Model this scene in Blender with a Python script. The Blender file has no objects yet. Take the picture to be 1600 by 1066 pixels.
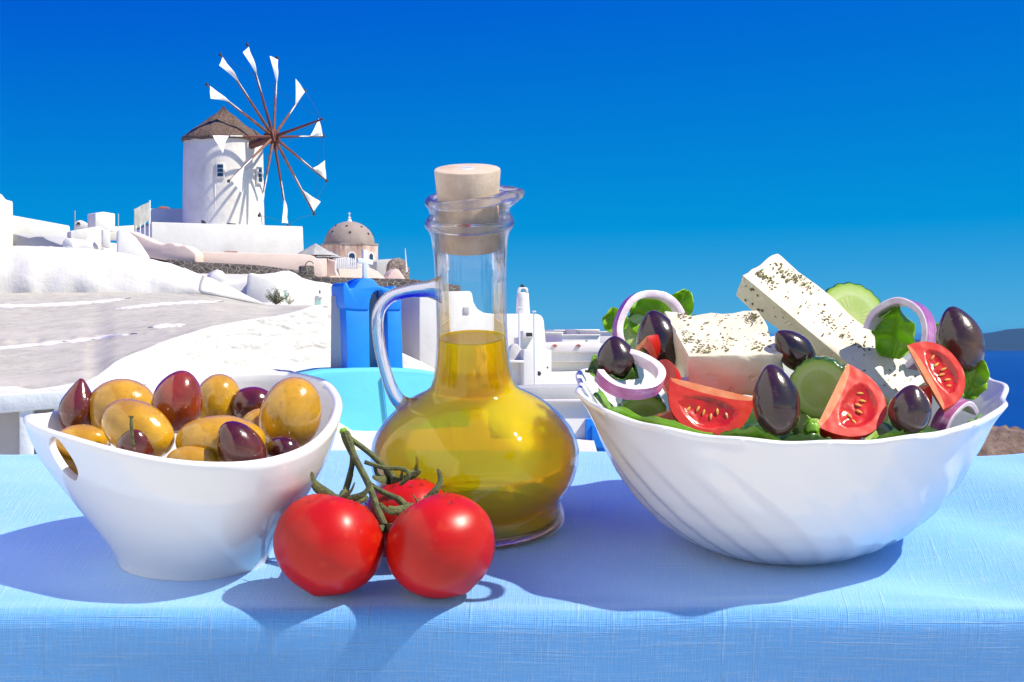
import bpy, bmesh, math, random
from mathutils import Vector, Matrix, noise
random.seed(7)
R = math.radians
scene = bpy.context.scene
C = scene.collection

# ---------------------------------------------------------------- camera, sky, sun, exposure
F, HY = 3600.0, 525.0                       # focal length in photo pixels, eye-level row
cam = bpy.data.cameras.new('camera'); cam_o = bpy.data.objects.new('camera', cam); C.objects.link(cam_o)
cam.sensor_width = 36.0; cam.lens = 36.0 * F / 1600.0
cam.shift_y = (HY - 533.0) / 1600.0
cam.clip_start = 0.05; cam.clip_end = 200000
cam_o.location = (0, 0, 0); cam_o.rotation_euler = (R(90), 0, 0)
scene.camera = cam_o

SUN = Vector((0.58, -0.22, 0.775)).normalized()      # towards the sun
sun_el = math.asin(SUN.z); sun_az = math.atan2(SUN.x, SUN.y)
sun = bpy.data.lights.new('sun', 'SUN'); sun.energy = 4.4; sun.angle = R(0.9); sun.color = (1.0, 0.93, 0.77)
sun_o = bpy.data.objects.new('sun', sun); C.objects.link(sun_o)
sun_o.rotation_euler = SUN.to_track_quat('Z', 'Y').to_euler()

world = bpy.data.worlds.new('World'); scene.world = world; world.use_nodes = True
wn, wl = world.node_tree.nodes, world.node_tree.links
wn.clear()
def wnode(t, **k):
    n = wn.new(t)
    for a, b in k.items(): setattr(n, a, b)
    return n
sky = wnode('ShaderNodeTexSky', sky_type='NISHITA', sun_disc=False)
sky.sun_elevation = sun_el; sky.sun_rotation = sun_az
sky.altitude = 100; sky.air_density = 1.0; sky.dust_density = 0.15; sky.ozone_density = 4.0
wtc = wnode('ShaderNodeTexCoord'); wsep = wnode('ShaderNodeSeparateXYZ')
wl.new(wtc.outputs['Generated'], wsep.inputs[0])
wz = wnode('ShaderNodeMath', operation='MULTIPLY_ADD'); wl.new(wsep.outputs[2], wz.inputs[0])
wz.inputs[1].default_value = 2.4; wz.inputs[2].default_value = 0.25
wcomb = wnode('ShaderNodeCombineXYZ')
wl.new(wsep.outputs[0], wcomb.inputs[0]); wl.new(wsep.outputs[1], wcomb.inputs[1]); wl.new(wz.outputs[0], wcomb.inputs[2])
wnorm = wnode('ShaderNodeVectorMath', operation='NORMALIZE'); wl.new(wcomb.outputs[0], wnorm.inputs[0])
wl.new(wnorm.outputs[0], sky.inputs['Vector'])
# polarised, deep-blue grade of the whole sky: one gain and offset per channel, the same in every direction
wsc = wnode('ShaderNodeSeparateColor'); wl.new(sky.outputs[0], wsc.inputs[0]); wcc = wnode('ShaderNodeCombineColor')
for i, (g, o) in enumerate(((1.6, -2.05), (1.0, -1.35), (0.3, 3.4))):
    wm = wnode('ShaderNodeMath', operation='MULTIPLY_ADD'); wl.new(wsc.outputs[i], wm.inputs[0]); wm.inputs[1].default_value = g; wm.inputs[2].default_value = o
    wx = wnode('ShaderNodeMath', operation='MAXIMUM'); wl.new(wm.outputs[0], wx.inputs[0]); wx.inputs[1].default_value = 0.0
    src = wx.outputs[0]
    if i == 1:                              # the green channel rises towards the horizon and flattens out
        wp = wnode('ShaderNodeMath', operation='POWER'); wl.new(src, wp.inputs[0]); wp.inputs[1].default_value = 0.75
        wk = wnode('ShaderNodeMath', operation='MULTIPLY'); wl.new(wp.outputs[0], wk.inputs[0]); wk.inputs[1].default_value = 2.12; src = wk.outputs[0]
    wl.new(src, wcc.inputs[i])
wbg = wnode('ShaderNodeBackground'); wbg.inputs[1].default_value = 0.102
wl.new(wcc.outputs[0], wbg.inputs[0])
wout = wnode('ShaderNodeOutputWorld'); wl.new(wbg.outputs[0], wout.inputs[0])

scene.view_settings.view_transform = 'Standard'; scene.view_settings.look = 'None'
scene.view_settings.exposure = 0.58; scene.view_settings.gamma = 1.0
scene.view_settings.use_curve_mapping = False
scene.cycles.use_denoising = True
scene.cycles.max_bounces = 14; scene.cycles.transmission_bounces = 12; scene.cycles.transparent_max_bounces = 24
scene.cycles.diffuse_bounces = 4; scene.cycles.glossy_bounces = 6; scene.cycles.volume_bounces = 0
scene.cycles.sample_clamp_indirect = 6.0

# ---------------------------------------------------------------- placing
def W(px, py, Y):                           # photo pixel at depth Y -> world point
    return Vector(((px - 800) / F * Y, Y, (HY - py) / F * Y))
TA = R(13)                                  # the table leans towards the viewer
NT = Vector((0, -math.sin(TA), math.cos(TA)))
T0 = W(744, 820, 1.2)                       # where the bottle stands
MT = Matrix.Translation(T0) @ Matrix.Rotation(TA, 4, 'X')
MTI = MT.inverted()
def TP(px, py, h):                          # pixel -> point at height h over the cloth
    d = W(px, py, 1.0); Y = (T0 + NT * h).dot(NT) / d.dot(NT)
    return d * Y
def hpx(v, py):                             # height over the cloth seen at row py at table depth v
    k = (HY - py) / F
    return (k * (T0.y + v * math.cos(TA)) - (T0.z + v * math.sin(TA))) / (math.cos(TA) + k * math.sin(TA))
def tl_px(px, py, v):                       # pixel + table depth -> table coordinates
    h = hpx(v, py); Y = T0.y + v * math.cos(TA) - h * math.sin(TA)
    return Vector(((px - 800) / F * Y - T0.x, v, h))
def V(r, u, t):                             # right, up, towards viewer -> world vector
    return Vector((r, -t, u))
def frame(loc, z, x=None):                  # matrix at loc with local z along z, local x near x
    z = Vector(z).normalized(); x = Vector(x) if x is not None else Vector((1, 0, 0.001))
    x = x - z * x.dot(z)
    if x.length < 1e-5: x = z.orthogonal()
    x.normalize(); y = z.cross(x)
    m = Matrix((x, y, z)).transposed().to_4x4(); m.translation = loc
    return m

# ---------------------------------------------------------------- meshes
class MB:
    def __init__(s): s.v = []; s.f = []; s.m = []; s.uv = None
    def add(s, vs, fs, mi=0, X=None):
        o = len(s.v)
        s.v += [(X @ Vector(v)) if X is not None else Vector(v) for v in vs]
        s.f += [tuple(i + o for i in f) for f in fs]; s.m += [mi] * len(fs)
        return s
    def join(s, b, X=None, mi=None):
        o = len(s.v)
        s.v += [(X @ v) if X is not None else v for v in b.v]
        s.f += [tuple(i + o for i in f) for f in b.f]; s.m += b.m if mi is None else [mi] * len(b.f)
        return s
RM = {}
def mesh_of(name, mb, mats, X, smooth, angle):
    me = bpy.data.meshes.new(name)
    me.from_pydata([X @ v for v in mb.v], [], mb.f)
    for m in (mats if isinstance(mats, (list, tuple)) else [mats]): me.materials.append(m)
    if any(mb.m): me.polygons.foreach_set('material_index', mb.m)
    if mb.uv:
        l = me.uv_layers.new(name='UVMap')
        for lp in me.loops: l.data[lp.index].uv = mb.uv[lp.vertex_index]
    me.validate(); me.update()
    if smooth:
        me.polygons.foreach_set('use_smooth', [True] * len(me.polygons))
        me.set_sharp_from_angle(angle=R(angle))
    return me
def tags(o, label, cat, group=None, kind=None):
    if label: o['label'] = label
    if cat: o['category'] = cat
    if group: o['group'] = group
    if kind: o['kind'] = kind
    return o
I4 = Matrix.Identity(4)
def thing(name, label, cat, M, group=None):
    if isinstance(M, Vector): M = Matrix.Translation(M)
    o = bpy.data.objects.new(name, None); C.objects.link(o); o.empty_display_size = 0.05
    o.matrix_world = M; RM[o.name] = M.copy()
    return tags(o, label, cat, group)
def part(name, mb, mats, parent, X=I4, smooth=True, angle=35, label=None, kind=None):
    rm = RM[parent.name]
    me = mesh_of(name, mb, mats, rm.inverted() @ X, smooth, angle)
    o = bpy.data.objects.new(name, me); C.objects.link(o); o.parent = parent
    RM[o.name] = rm
    return tags(o, label, None, None, kind)
def solo(name, mb, mats, label, cat, M, X=None, group=None, smooth=True, angle=35, kind=None):
    """one-mesh thing: M its own frame; X maps the builder's coordinates to the world (default M)"""
    if isinstance(M, Vector): M = Matrix.Translation(M)
    me = mesh_of(name, mb, mats, M.inverted() @ (X if X is not None else M), smooth, angle)
    o = bpy.data.objects.new(name, me); C.objects.link(o); o.matrix_world = M; RM[o.name] = M.copy()
    return tags(o, label, cat, group, kind)

def from_bm(bm):
    mb = MB(); bm.verts.index_update()
    mb.v = [v.co.copy() for v in bm.verts]; mb.f = [tuple(v.index for v in f.verts) for f in bm.faces]
    mb.m = [f.material_index for f in bm.faces]; bm.free(); return mb
def bevel_mb(mb, off, seg=2, angle=30):
    bm = bmesh.new(); vs = [bm.verts.new(v) for v in mb.v]
    for f in mb.f:
        try: bm.faces.new([vs[i] for i in f])
        except ValueError: pass
    bmesh.ops.recalc_face_normals(bm, faces=bm.faces)
    es = [e for e in bm.edges if e.is_manifold and e.calc_face_angle(0) > R(angle)]
    if off > 0 and es:
        bmesh.ops.bevel(bm, geom=es, offset=off, segments=seg, profile=0.5, affect='EDGES', clamp_overlap=True)
    return from_bm(bm)
def box(sx, sy, sz, c=(0, 0, 0), bev=0.0, seg=2):
    mb = MB(); x, y, z = sx / 2, sy / 2, sz / 2
    vs = [Vector((a * x + c[0], b * y + c[1], d * z + c[2])) for a in (-1, 1) for b in (-1, 1) for d in (-1, 1)]
    mb.add(vs, [(0, 1, 3, 2), (4, 6, 7, 5), (0, 4, 5, 1), (2, 3, 7, 6), (0, 2, 6, 4), (1, 5, 7, 3)])
    return bevel_mb(mb, bev, seg) if bev else mb
def lathe(prof, seg=48, caps=True, fn=None, closed=False):
    mb = MB(); n = len(prof)
    for i, (r, z) in enumerate(prof):
        for j in range(seg):
            a = 2 * math.pi * j / seg; p = Vector((r * math.cos(a), r * math.sin(a), z))
            mb.v.append(fn(p, a, i) if fn else p)
    for i in range(n if closed else n - 1):
        k = (i + 1) % n
        for j in range(seg):
            q = (j + 1) % seg
            mb.f.append((i * seg + j, i * seg + q, k * seg + q, k * seg + j))
    if caps and not closed:
        mb.f.append(tuple(range(seg))[::-1]); mb.f.append(tuple((n - 1) * seg + j for j in range(seg)))
    mb.m = [0] * len(mb.f); return mb
def tube(pts, rad, seg=10, flat=1.0, up=None, caps=True):
    mb = MB(); pts = [Vector(p) for p in pts]; n = len(pts)
    if not isinstance(rad, (list, tuple)): rad = [rad] * n
    prev = None
    for i, p in enumerate(pts):
        t = (pts[min(i + 1, n - 1)] - pts[max(i - 1, 0)]).normalized()
        if prev is None:
            x = Vector(up) if up is not None else t.orthogonal()
        else: x = prev
        x = (x - t * x.dot(t)).normalized(); y = t.cross(x); prev = x
        for j in range(seg):
            a = 2 * math.pi * j / seg
            mb.v.append(p + x * math.cos(a) * rad[i] + y * math.sin(a) * rad[i] * flat)
    for i in range(n - 1):
        for j in range(seg):
            q = (j + 1) % seg
            mb.f.append((i * seg + j, i * seg + q, (i + 1) * seg + q, (i + 1) * seg + j))
    if caps: mb.f.append(tuple(range(seg))[::-1]); mb.f.append(tuple((n - 1) * seg + j for j in range(seg)))
    mb.m = [0] * len(mb.f); return mb
def spline(pts, n=8, closed=False):
    pts = [Vector(p) for p in pts]; out = []; m = len(pts)
    g = (lambda i: pts[i % m]) if closed else (lambda i: pts[max(0, min(m - 1, i))])
    for i in range(m if closed else m - 1):
        p0, p1, p2, p3 = g(i - 1), g(i), g(i + 1), g(i + 2)
        for k in range(n):
            t = k / n
            out.append(0.5 * ((2 * p1) + (p2 - p0) * t + (2 * p0 - 5 * p1 + 4 * p2 - p3) * t * t + (3 * p1 - p0 - 3 * p2 + p3) * t ** 3))
    if not closed: out.append(pts[-1].copy())
    return out
def grid(nu, nv, fn, closed_u=False):
    mb = MB()
    for i in range(nu):
        for j in range(nv): mb.v.append(Vector(fn(i / (nu if closed_u else nu - 1), j / (nv - 1))))
    for i in range(nu if closed_u else nu - 1):
        k = (i + 1) % nu
        for j in range(nv - 1): mb.f.append((i * nv + j, k * nv + j, k * nv + j + 1, i * nv + j + 1))
    mb.m = [0] * len(mb.f); return mb
def thicken(mb, th):                        # give a sheet a back and an edge
    bm = bmesh.new(); vs = [bm.verts.new(v) for v in mb.v]
    for f, mi in zip(mb.f, mb.m):
        fc = bm.faces.new([vs[i] for i in f]); fc.material_index = mi
    bm.normal_update()
    bmesh.ops.solidify(bm, geom=bm.faces[:], thickness=th)
    return from_bm(bm)
def interp(tab, x):
    if x <= tab[0][0]: return tab[0][1]
    for (a, b), (c, d) in zip(tab, tab[1:]):
        if x <= c: return b + (d - b) * (x - a) / (c - a)
    return tab[-1][1]
def sstep(a, b, x):
    t = max(0, min(1, (x - a) / (b - a))); return t * t * (3 - 2 * t)

# ---------------------------------------------------------------- materials
class NT_:
    def __init__(s, name):
        s.m = bpy.data.materials.new(name); s.m.use_nodes = True
        s.t = s.m.node_tree; s.n = s.t.nodes; s.n.clear()
        s.out = s.n.new('ShaderNodeOutputMaterial')
    def N(s, t, ins=None, **k):
        n = s.n.new('ShaderNode' + t)
        for a, b in k.items(): setattr(n, a, b)
        for a, b in (ins or {}).items(): s.set(n, a, b)
        return n
    def set(s, n, a, b):
        i = n.inputs[a]
        if isinstance(b, bpy.types.NodeSocket): s.t.links.new(b, i)
        elif isinstance(b, bpy.types.Node): s.t.links.new(b.outputs[0], i)
        else:
            if isinstance(b, tuple) and len(b) == 3 and i.type == 'RGBA': b = (*b, 1)
            i.default_value = b
    def mix(s, f, a, b, blend='MIX'):
        n = s.n.new('ShaderNodeMix'); n.data_type = 'RGBA'; n.blend_type = blend
        s.set(n, 0, f); s.set(n, 6, a); s.set(n, 7, b); return n.outputs[2]
    def math(s, op, a, b=0.0, c=None, clamp=False):
        n = s.N('Math', operation=op, use_clamp=clamp); s.set(n, 0, a); s.set(n, 1, b)
        if c is not None: s.set(n, 2, c)
        return n.outputs[0]
    def noise(s, scale, detail=4, rough=0.55, vec=None, dist=0.0):
        n = s.N('TexNoise', {'Scale': scale, 'Detail': detail, 'Roughness': rough, 'Distortion': dist})
        s.t.links.new(vec or s.co(), n.inputs['Vector']); return n.outputs[0]
    def co(s, kind='Object'):
        if not hasattr(s, '_co'): s._co = s.N('TexCoord')
        return s._co.outputs[kind]
    def scaled(s, v, kind='Object'):
        n = s.N('Mapping'); s.t.links.new(s.co(kind), n.inputs[0]); n.inputs['Scale'].default_value = v
        return n.outputs[0]
    def ramp(s, f, stops):
        n = s.N('ValToRGB', {'Fac': f}); e = n.color_ramp.elements
        while len(e) < len(stops): e.new(0.5)
        for q, (p, c) in zip(e, stops):
            q.position = p; q.color = (*c, 1) if len(c) == 3 else c
        return n.outputs[0]
    def bump(s, h, strength=0.3, dist=0.01, normal=None):
        n = s.N('Bump', {'Height': h, 'Strength': strength, 'Distance': dist})
        if normal is not None: s.set(n, 'Normal', normal)
        return n.outputs[0]
    def bsdf(s, **k):
        n = s.N('BsdfPrincipled')
        for a, b in k.items(): s.set(n, a.replace('_', ' '), b)
        return n
    def done(s, shader, vol=None):
        s.t.links.new(shader.outputs[0] if isinstance(shader, bpy.types.Node) else shader, s.out.inputs['Surface'])
        if vol is not None: s.t.links.new(vol.outputs[0], s.out.inputs['Volume'])
        return s.m
def simple(name, c1, c2=None, scale=3.0, rough=0.6, bump=0.0, bscale=30.0, bdist=0.01, lo=0.35, hi=0.65, detail=5, **k):
    t = NT_(name); c2 = c2 or tuple(x * 0.8 for x in c1)
    col = t.ramp(t.noise(scale, detail), [(lo, c2), (hi, c1)])
    kw = dict(Base_Color=col, Roughness=rough); kw.update(k)
    b = t.bsdf(**kw)
    if bump: t.set(b, 'Normal', t.bump(t.noise(bscale, 5), bump, bdist))
    return t.done(b)
# ================================================================ background materials
def plaster_mat(name, c, dirt, amount=0.5, bscale=1.2, bump=0.25, streak=True):
    t = NT_(name)
    n1 = t.noise(0.45, 6, 0.6); n2 = t.noise(3.5, 6, 0.65)
    s = t.noise(1.0, 5, 0.6, vec=t.scaled((2.2, 2.2, 0.22)))
    f = t.math('MULTIPLY', t.ramp(n1, [(0.42, (0, 0, 0)), (0.75, (1, 1, 1))]), t.math('ADD', s if streak else n2, 0.1))
    f = t.math('MULTIPLY', f, amount, clamp=True)
    col = t.mix(f, c, dirt)
    spots = t.ramp(n2, [(0.66, (0, 0, 0)), (0.74, (1, 1, 1))])
    col = t.mix(t.math('MULTIPLY', spots, 0.35 * amount), col, tuple(x * 0.6 for x in dirt))
    h = t.math('ADD', t.math('MULTIPLY', t.noise(bscale, 6, 0.6), 1.0), t.math('MULTIPLY', n2, 0.25))
    return t.done(t.bsdf(Base_Color=col, Roughness=0.85, Normal=t.bump(h, bump, 0.12)))
m_white = plaster_mat('white_limewash', (0.78, 0.755, 0.71), (0.55, 0.52, 0.48), 0.6)
m_white2 = plaster_mat('worn_limewash', (0.76, 0.725, 0.675), (0.45, 0.41, 0.37), 0.8, bump=0.5)
m_warm = plaster_mat('warm_limewash', (0.8, 0.74, 0.7), (0.55, 0.47, 0.42), 0.6)
m_pink = plaster_mat('pink_plaster', (0.72, 0.56, 0.49), (0.5, 0.38, 0.32), 0.6)
m_greyw = plaster_mat('grey_wash_and_shade', (0.46, 0.455, 0.45), (0.32, 0.31, 0.29), 0.6)  # grey plaster; also holds painted shade on the belfry pier and low vault
m_slope = None
def slope_mat():
    t = NT_('weathered_cement')
    st = t.noise(1.0, 7, 0.65, vec=t.scaled((1.6, 1.0, 1.6)), dist=.5)
    big = t.noise(0.25, 5, 0.6); fine = t.noise(9.0, 6, 0.7)
    col = t.ramp(st, [(0.3, (0.38, 0.355, 0.29)), (0.5, (0.47, 0.44, 0.365)), (0.72, (0.56, 0.525, 0.44))])
    col = t.mix(t.ramp(big, [(0.5, (0, 0, 0)), (0.62, (1, 1, 1))]), col, (0.52, 0.485, 0.41))
    col = t.mix(t.math('MULTIPLY', t.ramp(fine, [(0.60, (0, 0, 0)), (0.7, (1, 1, 1))]), 0.45), col, (0.14, 0.125, 0.115))
    h = t.math('ADD', st, t.math('MULTIPLY', fine, 0.3))
    return t.done(t.bsdf(Base_Color=col, Roughness=0.9, Normal=t.bump(h, 0.35, 0.12)))
m_slope = slope_mat()
def stone_mat(name, c1, c2, mortar, scale, mw=0.07):
    t = NT_(name)
    vec = t.N('VectorMath', operation='ADD')
    t.set(vec, 0, t.scaled((1, 1, 1.5)))
    nn = t.N('TexNoise', {'Scale': scale * 0.7, 'Detail': 3.0}); t.set(nn, 'Vector', t.co())
    sc = t.N('VectorMath', operation='SCALE'); t.set(sc, 0, nn.outputs[1]); sc.inputs['Scale'].default_value = 0.45 / scale
    t.set(vec, 1, sc.outputs[0])
    v1 = t.N('TexVoronoi', {'Scale': scale}); t.set(v1, 'Vector', vec.outputs[0])
    v2 = t.N('TexVoronoi', {'Scale': scale}, feature='DISTANCE_TO_EDGE'); t.set(v2, 'Vector', vec.outputs[0])
    edge = t.ramp(v2.outputs['Distance'], [(mw * 0.5, (0, 0, 0)), (mw, (1, 1, 1))])
    sep = t.N('SeparateColor'); t.set(sep, 0, v1.outputs['Color'])
    stone = t.mix(sep.outputs[0], c1, c2)
    stone = t.mix(t.math('MULTIPLY', t.noise(scale * 5, 5), 0.7), stone, tuple(x * 0.5 for x in c1))
    col = t.mix(edge, mortar, stone)
    h = t.math('ADD', edge, t.math('MULTIPLY', t.noise(scale * 4, 5), 0.4))
    return t.done(t.bsdf(Base_Color=col, Roughness=0.9, Normal=t.bump(h, 0.8, 0.3)))
m_stone = stone_mat('dark_lava_stone', (0.07, 0.06, 0.055), (0.17, 0.14, 0.125), (0.30, 0.26, 0.235), 2.3, 0.075)
m_stone2 = stone_mat('tan_rubble_stone', (0.4, 0.3, 0.25), (0.5, 0.42, 0.37), (0.2, 0.16, 0.14), 3.0, 0.07)
def drum_mat():
    t = NT_('peeling_pink_plaster')
    s = t.noise(1.0, 6, 0.65, vec=t.scaled((3, 3, 0.6)))
    col = t.ramp(s, [(0.33, (0.34, 0.20, 0.15)), (0.48, (0.52, 0.35, 0.28)), (0.66, (0.66, 0.55, 0.5))])
    return t.done(t.bsdf(Base_Color=col, Roughness=0.9, Normal=t.bump(s, 0.4, 0.1)))
m_drum = drum_mat()
m_dome = simple('dome_cement', (0.36, 0.29, 0.26), (0.27, 0.215, 0.19), 0.8, 0.85, 0.3, 3, 0.1)
m_thatch = None
def thatch():
    t = NT_('old_thatch')
    s = t.noise(1.0, 7, 0.7, vec=t.scaled((6, 6, 0.9))); b = t.noise(0.8, 4)
    col = t.ramp(t.math('ADD', t.math('MULTIPLY', s, 0.7), t.math('MULTIPLY', b, 0.3)),
                 [(0.3, (0.055, 0.035, 0.026)), (0.5, (0.16, 0.105, 0.075)), (0.7, (0.30, 0.215, 0.165))])
    return t.done(t.bsdf(Base_Color=col, Roughness=0.95, Normal=t.bump(s, 0.9, 0.25)))
m_thatch = thatch()
m_beam = simple('brown_painted_beam', (0.15, 0.04, 0.025), (0.08, 0.02, 0.014), 2, 0.6)
m_beam2 = simple('worn_pine_spar', (0.22, 0.085, 0.045), (0.12, 0.04, 0.022), 2, 0.6)
m_sail = simple('sail_canvas', (0.82, 0.82, 0.80), (0.68, 0.68, 0.67), 1.5, 0.8)
m_rope = simple('dark_rope', (0.06, 0.055, 0.05), (0.03, 0.03, 0.03), 5, 0.8)
m_blue = simple('bright_blue_paint', (0.006, 0.24, 0.80), (0.005, 0.205, 0.70), 0.7, 0.5, 0.15, 3, 0.05)
m_cyan = simple('turquoise_paint', (0.14, 0.64, 0.72), (0.12, 0.57, 0.66), 0.5, 0.6, 0.2, 2, 0.08)
m_mint = simple('mint_paint', (0.35, 0.58, 0.5), (0.28, 0.5, 0.43), 2, 0.5)
m_bell = simple('green_bronze', (0.22, 0.25, 0.23), (0.12, 0.15, 0.14), 4, 0.4, Metallic=0.6)
m_paintw = simple('white_gloss_paint', (0.84, 0.84, 0.83), (0.78, 0.78, 0.77), 2, 0.45)
m_canvas = simple('grey_awning_canvas', (0.42, 0.41, 0.4), (0.3, 0.3, 0.29), 1.2, 0.8, 0.4, 2.5, 0.1)
m_dkmetal = simple('dark_metal', (0.03, 0.03, 0.03), (0.02, 0.02, 0.02), 4, 0.5)
m_pole = simple('galvanised_pole', (0.5, 0.5, 0.5), (0.4, 0.4, 0.4), 4, 0.4)
m_pane = NT_('window_glass'); m_pane = m_pane.done(m_pane.bsdf(Base_Color=(0.02, 0.05, 0.1), Roughness=0.08))
m_hole = simple('dark_hollow', (0.05, 0.045, 0.04), (0.03, 0.03, 0.03), 4, 0.9)  # dark dome studs, and the shade inside openings painted flat dark
m_terr = simple('terracotta', (0.4, 0.13, 0.07), (0.28, 0.09, 0.05), 4, 0.8)
m_leafbg = simple('shrub_leaf', (0.085, 0.11, 0.035), (0.04, 0.055, 0.02), 3, 0.6)
m_twig = simple('twig', (0.12, 0.08, 0.05), (0.07, 0.05, 0.03), 6, 0.8)
def rock_mat():
    t = NT_('brown_rock'); n = t.noise(0.05, 8, 0.7); n2 = t.noise(0.4, 6, 0.7)
    col = t.ramp(t.math('ADD', t.math('MULTIPLY', n, 0.55), t.math('MULTIPLY', n2, 0.45)),
                 [(0.3, (0.05, 0.032, 0.022)), (0.5, (0.15, 0.095, 0.065)), (0.7, (0.30, 0.22, 0.17))])
    return t.done(t.bsdf(Base_Color=col, Roughness=0.95, Normal=t.bump(n2, 0.8, 1.2)))
m_rock = rock_mat()
m_isle = simple('hazy_island_rock', (0.008, 0.028, 0.05), (0.005, 0.02, 0.035), 0.002, 0.95)  # distance blue of the haze is put into the rock colour
def sea_mat():
    t = NT_('deep_blue_sea')
    w = t.noise(1.0, 5, 0.6, vec=t.scaled((0.02, 0.006, 1)))
    col = t.ramp(t.noise(1.0, 4, 0.5, vec=t.scaled((0.0012, 0.0003, 1))), [(0.3, (0.001, 0.036, 0.17)), (0.7, (0.002, 0.055, 0.23))])
    return t.done(t.bsdf(Base_Color=col, Roughness=0.35, IOR=1.33, Specular_IOR_Level=0.25, Normal=t.bump(w, 0.3, 2.0)))
m_sea = sea_mat()
m_ground = plaster_mat('pale_ground', (0.62, 0.6, 0.57), (0.42, 0.39, 0.35), 0.7)

# ================================================================ the setting
def struct(name, mb, mat, smooth=True, angle=60):
    me = mesh_of(name, mb, mat, I4, smooth, angle); o = bpy.data.objects.new(name, me); C.objects.link(o)
    o['kind'] = 'structure'; return o
SEA_Z = -90.0
sea = MB()
sea.add([(-40000, -400, SEA_Z), (40000, -400, SEA_Z), (40000, 80000, SEA_Z), (-40000, 80000, SEA_Z)], [(0, 1, 2, 3)])
struct('sea', sea, m_sea)
# hillside under the village: rows of (depth, row) for the left and for the middle of the view
rowsL = [(30, 860), (44, 760), (60, 640), (80, 575), (118, 490), (150, 425), (170, 410), (200, 400)]
rowsM = [(30, 860), (50, 780), (66, 735), (72, 700), (80, 640), (92, 600), (110, 560), (150, 540), (200, 545)]
def hill(u, v):
    Y = 22 + 400 * v ** 1.7; px = -700 + 2100 * u
    zl = (HY - interp(rowsL, min(Y, 200))) / F * min(Y, 200); zm = (HY - interp(rowsM, min(Y, 200))) / F * min(Y, 200)
    z = zl + (zm - zl) * sstep(440, 560, px)
    if Y > 200: z -= (Y - 200) * 0.5
    z -= sstep(935, 1010, px) * (6 + 70 * sstep(1000, 1300, px) + (Y - 22) * 0.15)
    p = W(px, 0, Y); p.z = z + 0.25 * noise.noise(Vector((p.x * 0.12, Y * 0.12, 0)))
    if Y < 23: p.z = -2.3
    return p
struct('hillside', grid(90, 70, hill), m_ground)
struct('terrace_floor', box(16, 24, 0.3, (0, 8, -1.25)), simple('terrace_cement', (0.6, 0.58, 0.55), (0.5, 0.48, 0.45), 2, 0.85))
# added unseen white wall left of the terrace, bounces sunlight onto the table
bounce_wall = box(0.3, 4.4, 2.9, (-1.28, -0.2, 0.35), .03)
struct('unseen_bounce_wall', bounce_wall, m_white)
def cape(u, v):
    Y = 260 + 160 * v; px = 1380 + 900 * u
    top = interp([(1380, 690), (1500, 668), (1530, 671), (1565, 675), (1600, 681), (1700, 676), (2280, 690)], px)
    z = (HY - top) / F * 300 - 22 * (1 - sstep(0, 0.26, v)) - 30 * sstep(0.3, 1, v)
    p = W(px, 0, Y); q = Vector((p.x * 0.22, Y * 0.2, 0))
    z += 1.1 * noise.noise(q) + 0.6 * abs(noise.noise(q * 3.1)) + 0.3 * noise.noise(q * 7)
    p.z = z; return p
struct('rocky_cape', grid(170, 60, cape), m_rock, angle=180)
def isle(u, v):
    Y = 14000 + 2500 * v; px = 1420 + 1500 * u
    top = interp([(1420, 541), (1470, 529), (1510, 524), (1548, 521), (1575, 515), (1640, 511), (1900, 505), (2500, 512), (2920, 541)], px)
    z = (HY - top) / F * 15000 * sstep(0, 0.35, v) * (1 - sstep(0.7, 1, v)) + SEA_Z * (1 - sstep(0, .3, v)) - 30 * sstep(.7, 1, v)
    p = W(px, 0, Y); p.z = z + 9 * noise.noise(Vector((p.x * 0.002, v * 4, 3))); return p
struct('island', grid(90, 16, isle), m_isle)

# ================================================================ village builders
def pplane(pts, Y, yaw, x0):
    n = Vector((math.sin(R(yaw)), -math.cos(R(yaw)), 0)); p0 = W(x0, HY, Y); k = p0.dot(n)
    return [W(x, y, 1) * (k / W(x, y, 1).dot(n)) for x, y in pts], n
def prism(pts, Y, depth, yaw=0, x0=None, bev=0.06, seg=2):
    x0 = x0 if x0 is not None else sum(p[0] for p in pts) / len(pts)
    fr, n = pplane(pts, Y, yaw, x0); m = len(fr); mb = MB()
    mb.v = fr + [p - n * depth for p in fr]
    mb.f = [tuple(range(m)), tuple(range(2 * m - 1, m - 1, -1))] + [(i, m + i, m + (i + 1) % m, (i + 1) % m) for i in range(m)]
    mb.m = [0] * len(mb.f)
    return bevel_mb(mb, bev, seg, 25)
def rect(x0, y0, x1, y1): return [(x0, y0), (x1, y0), (x1, y1), (x0, y1)]
def arch(x0, x1, ytop, ybot, yspring=None, n=10):
    ys = yspring if yspring is not None else ytop + (x1 - x0) / 2; cx, rx = (x0 + x1) / 2, (x1 - x0) / 2
    return [(x0, ybot), (x0, ys)] + [(cx - rx * math.cos(math.pi * k / n), ys - (ys - ytop) * math.sin(math.pi * k / n)) for k in range(1, n)] + [(x1, ys), (x1, ybot)]
def house(name, label, cat, base, pieces, group=None):
    """pieces: (part name, material, builder mesh in world coordinates[, parent index])"""
    t = thing(name, label, cat, base, group); made = []
    for pc in pieces:
        par = t if len(pc) < 4 else made[pc[3]]
        made.append(part(pc[0], pc[2], pc[1], par))
    return t
def block(name, label, cat, pts, Y, depth, yaw, mat, bev=0.08, group=None, x0=None):
    mb = prism(pts, Y, depth, yaw, x0, bev); lo = max(pts, key=lambda p: p[1])
    cx = sum(p[0] for p in pts) / len(pts)
    c = W(cx, lo[1], Y); return solo(name, mb, mat, label, cat, c, I4, group)

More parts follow.
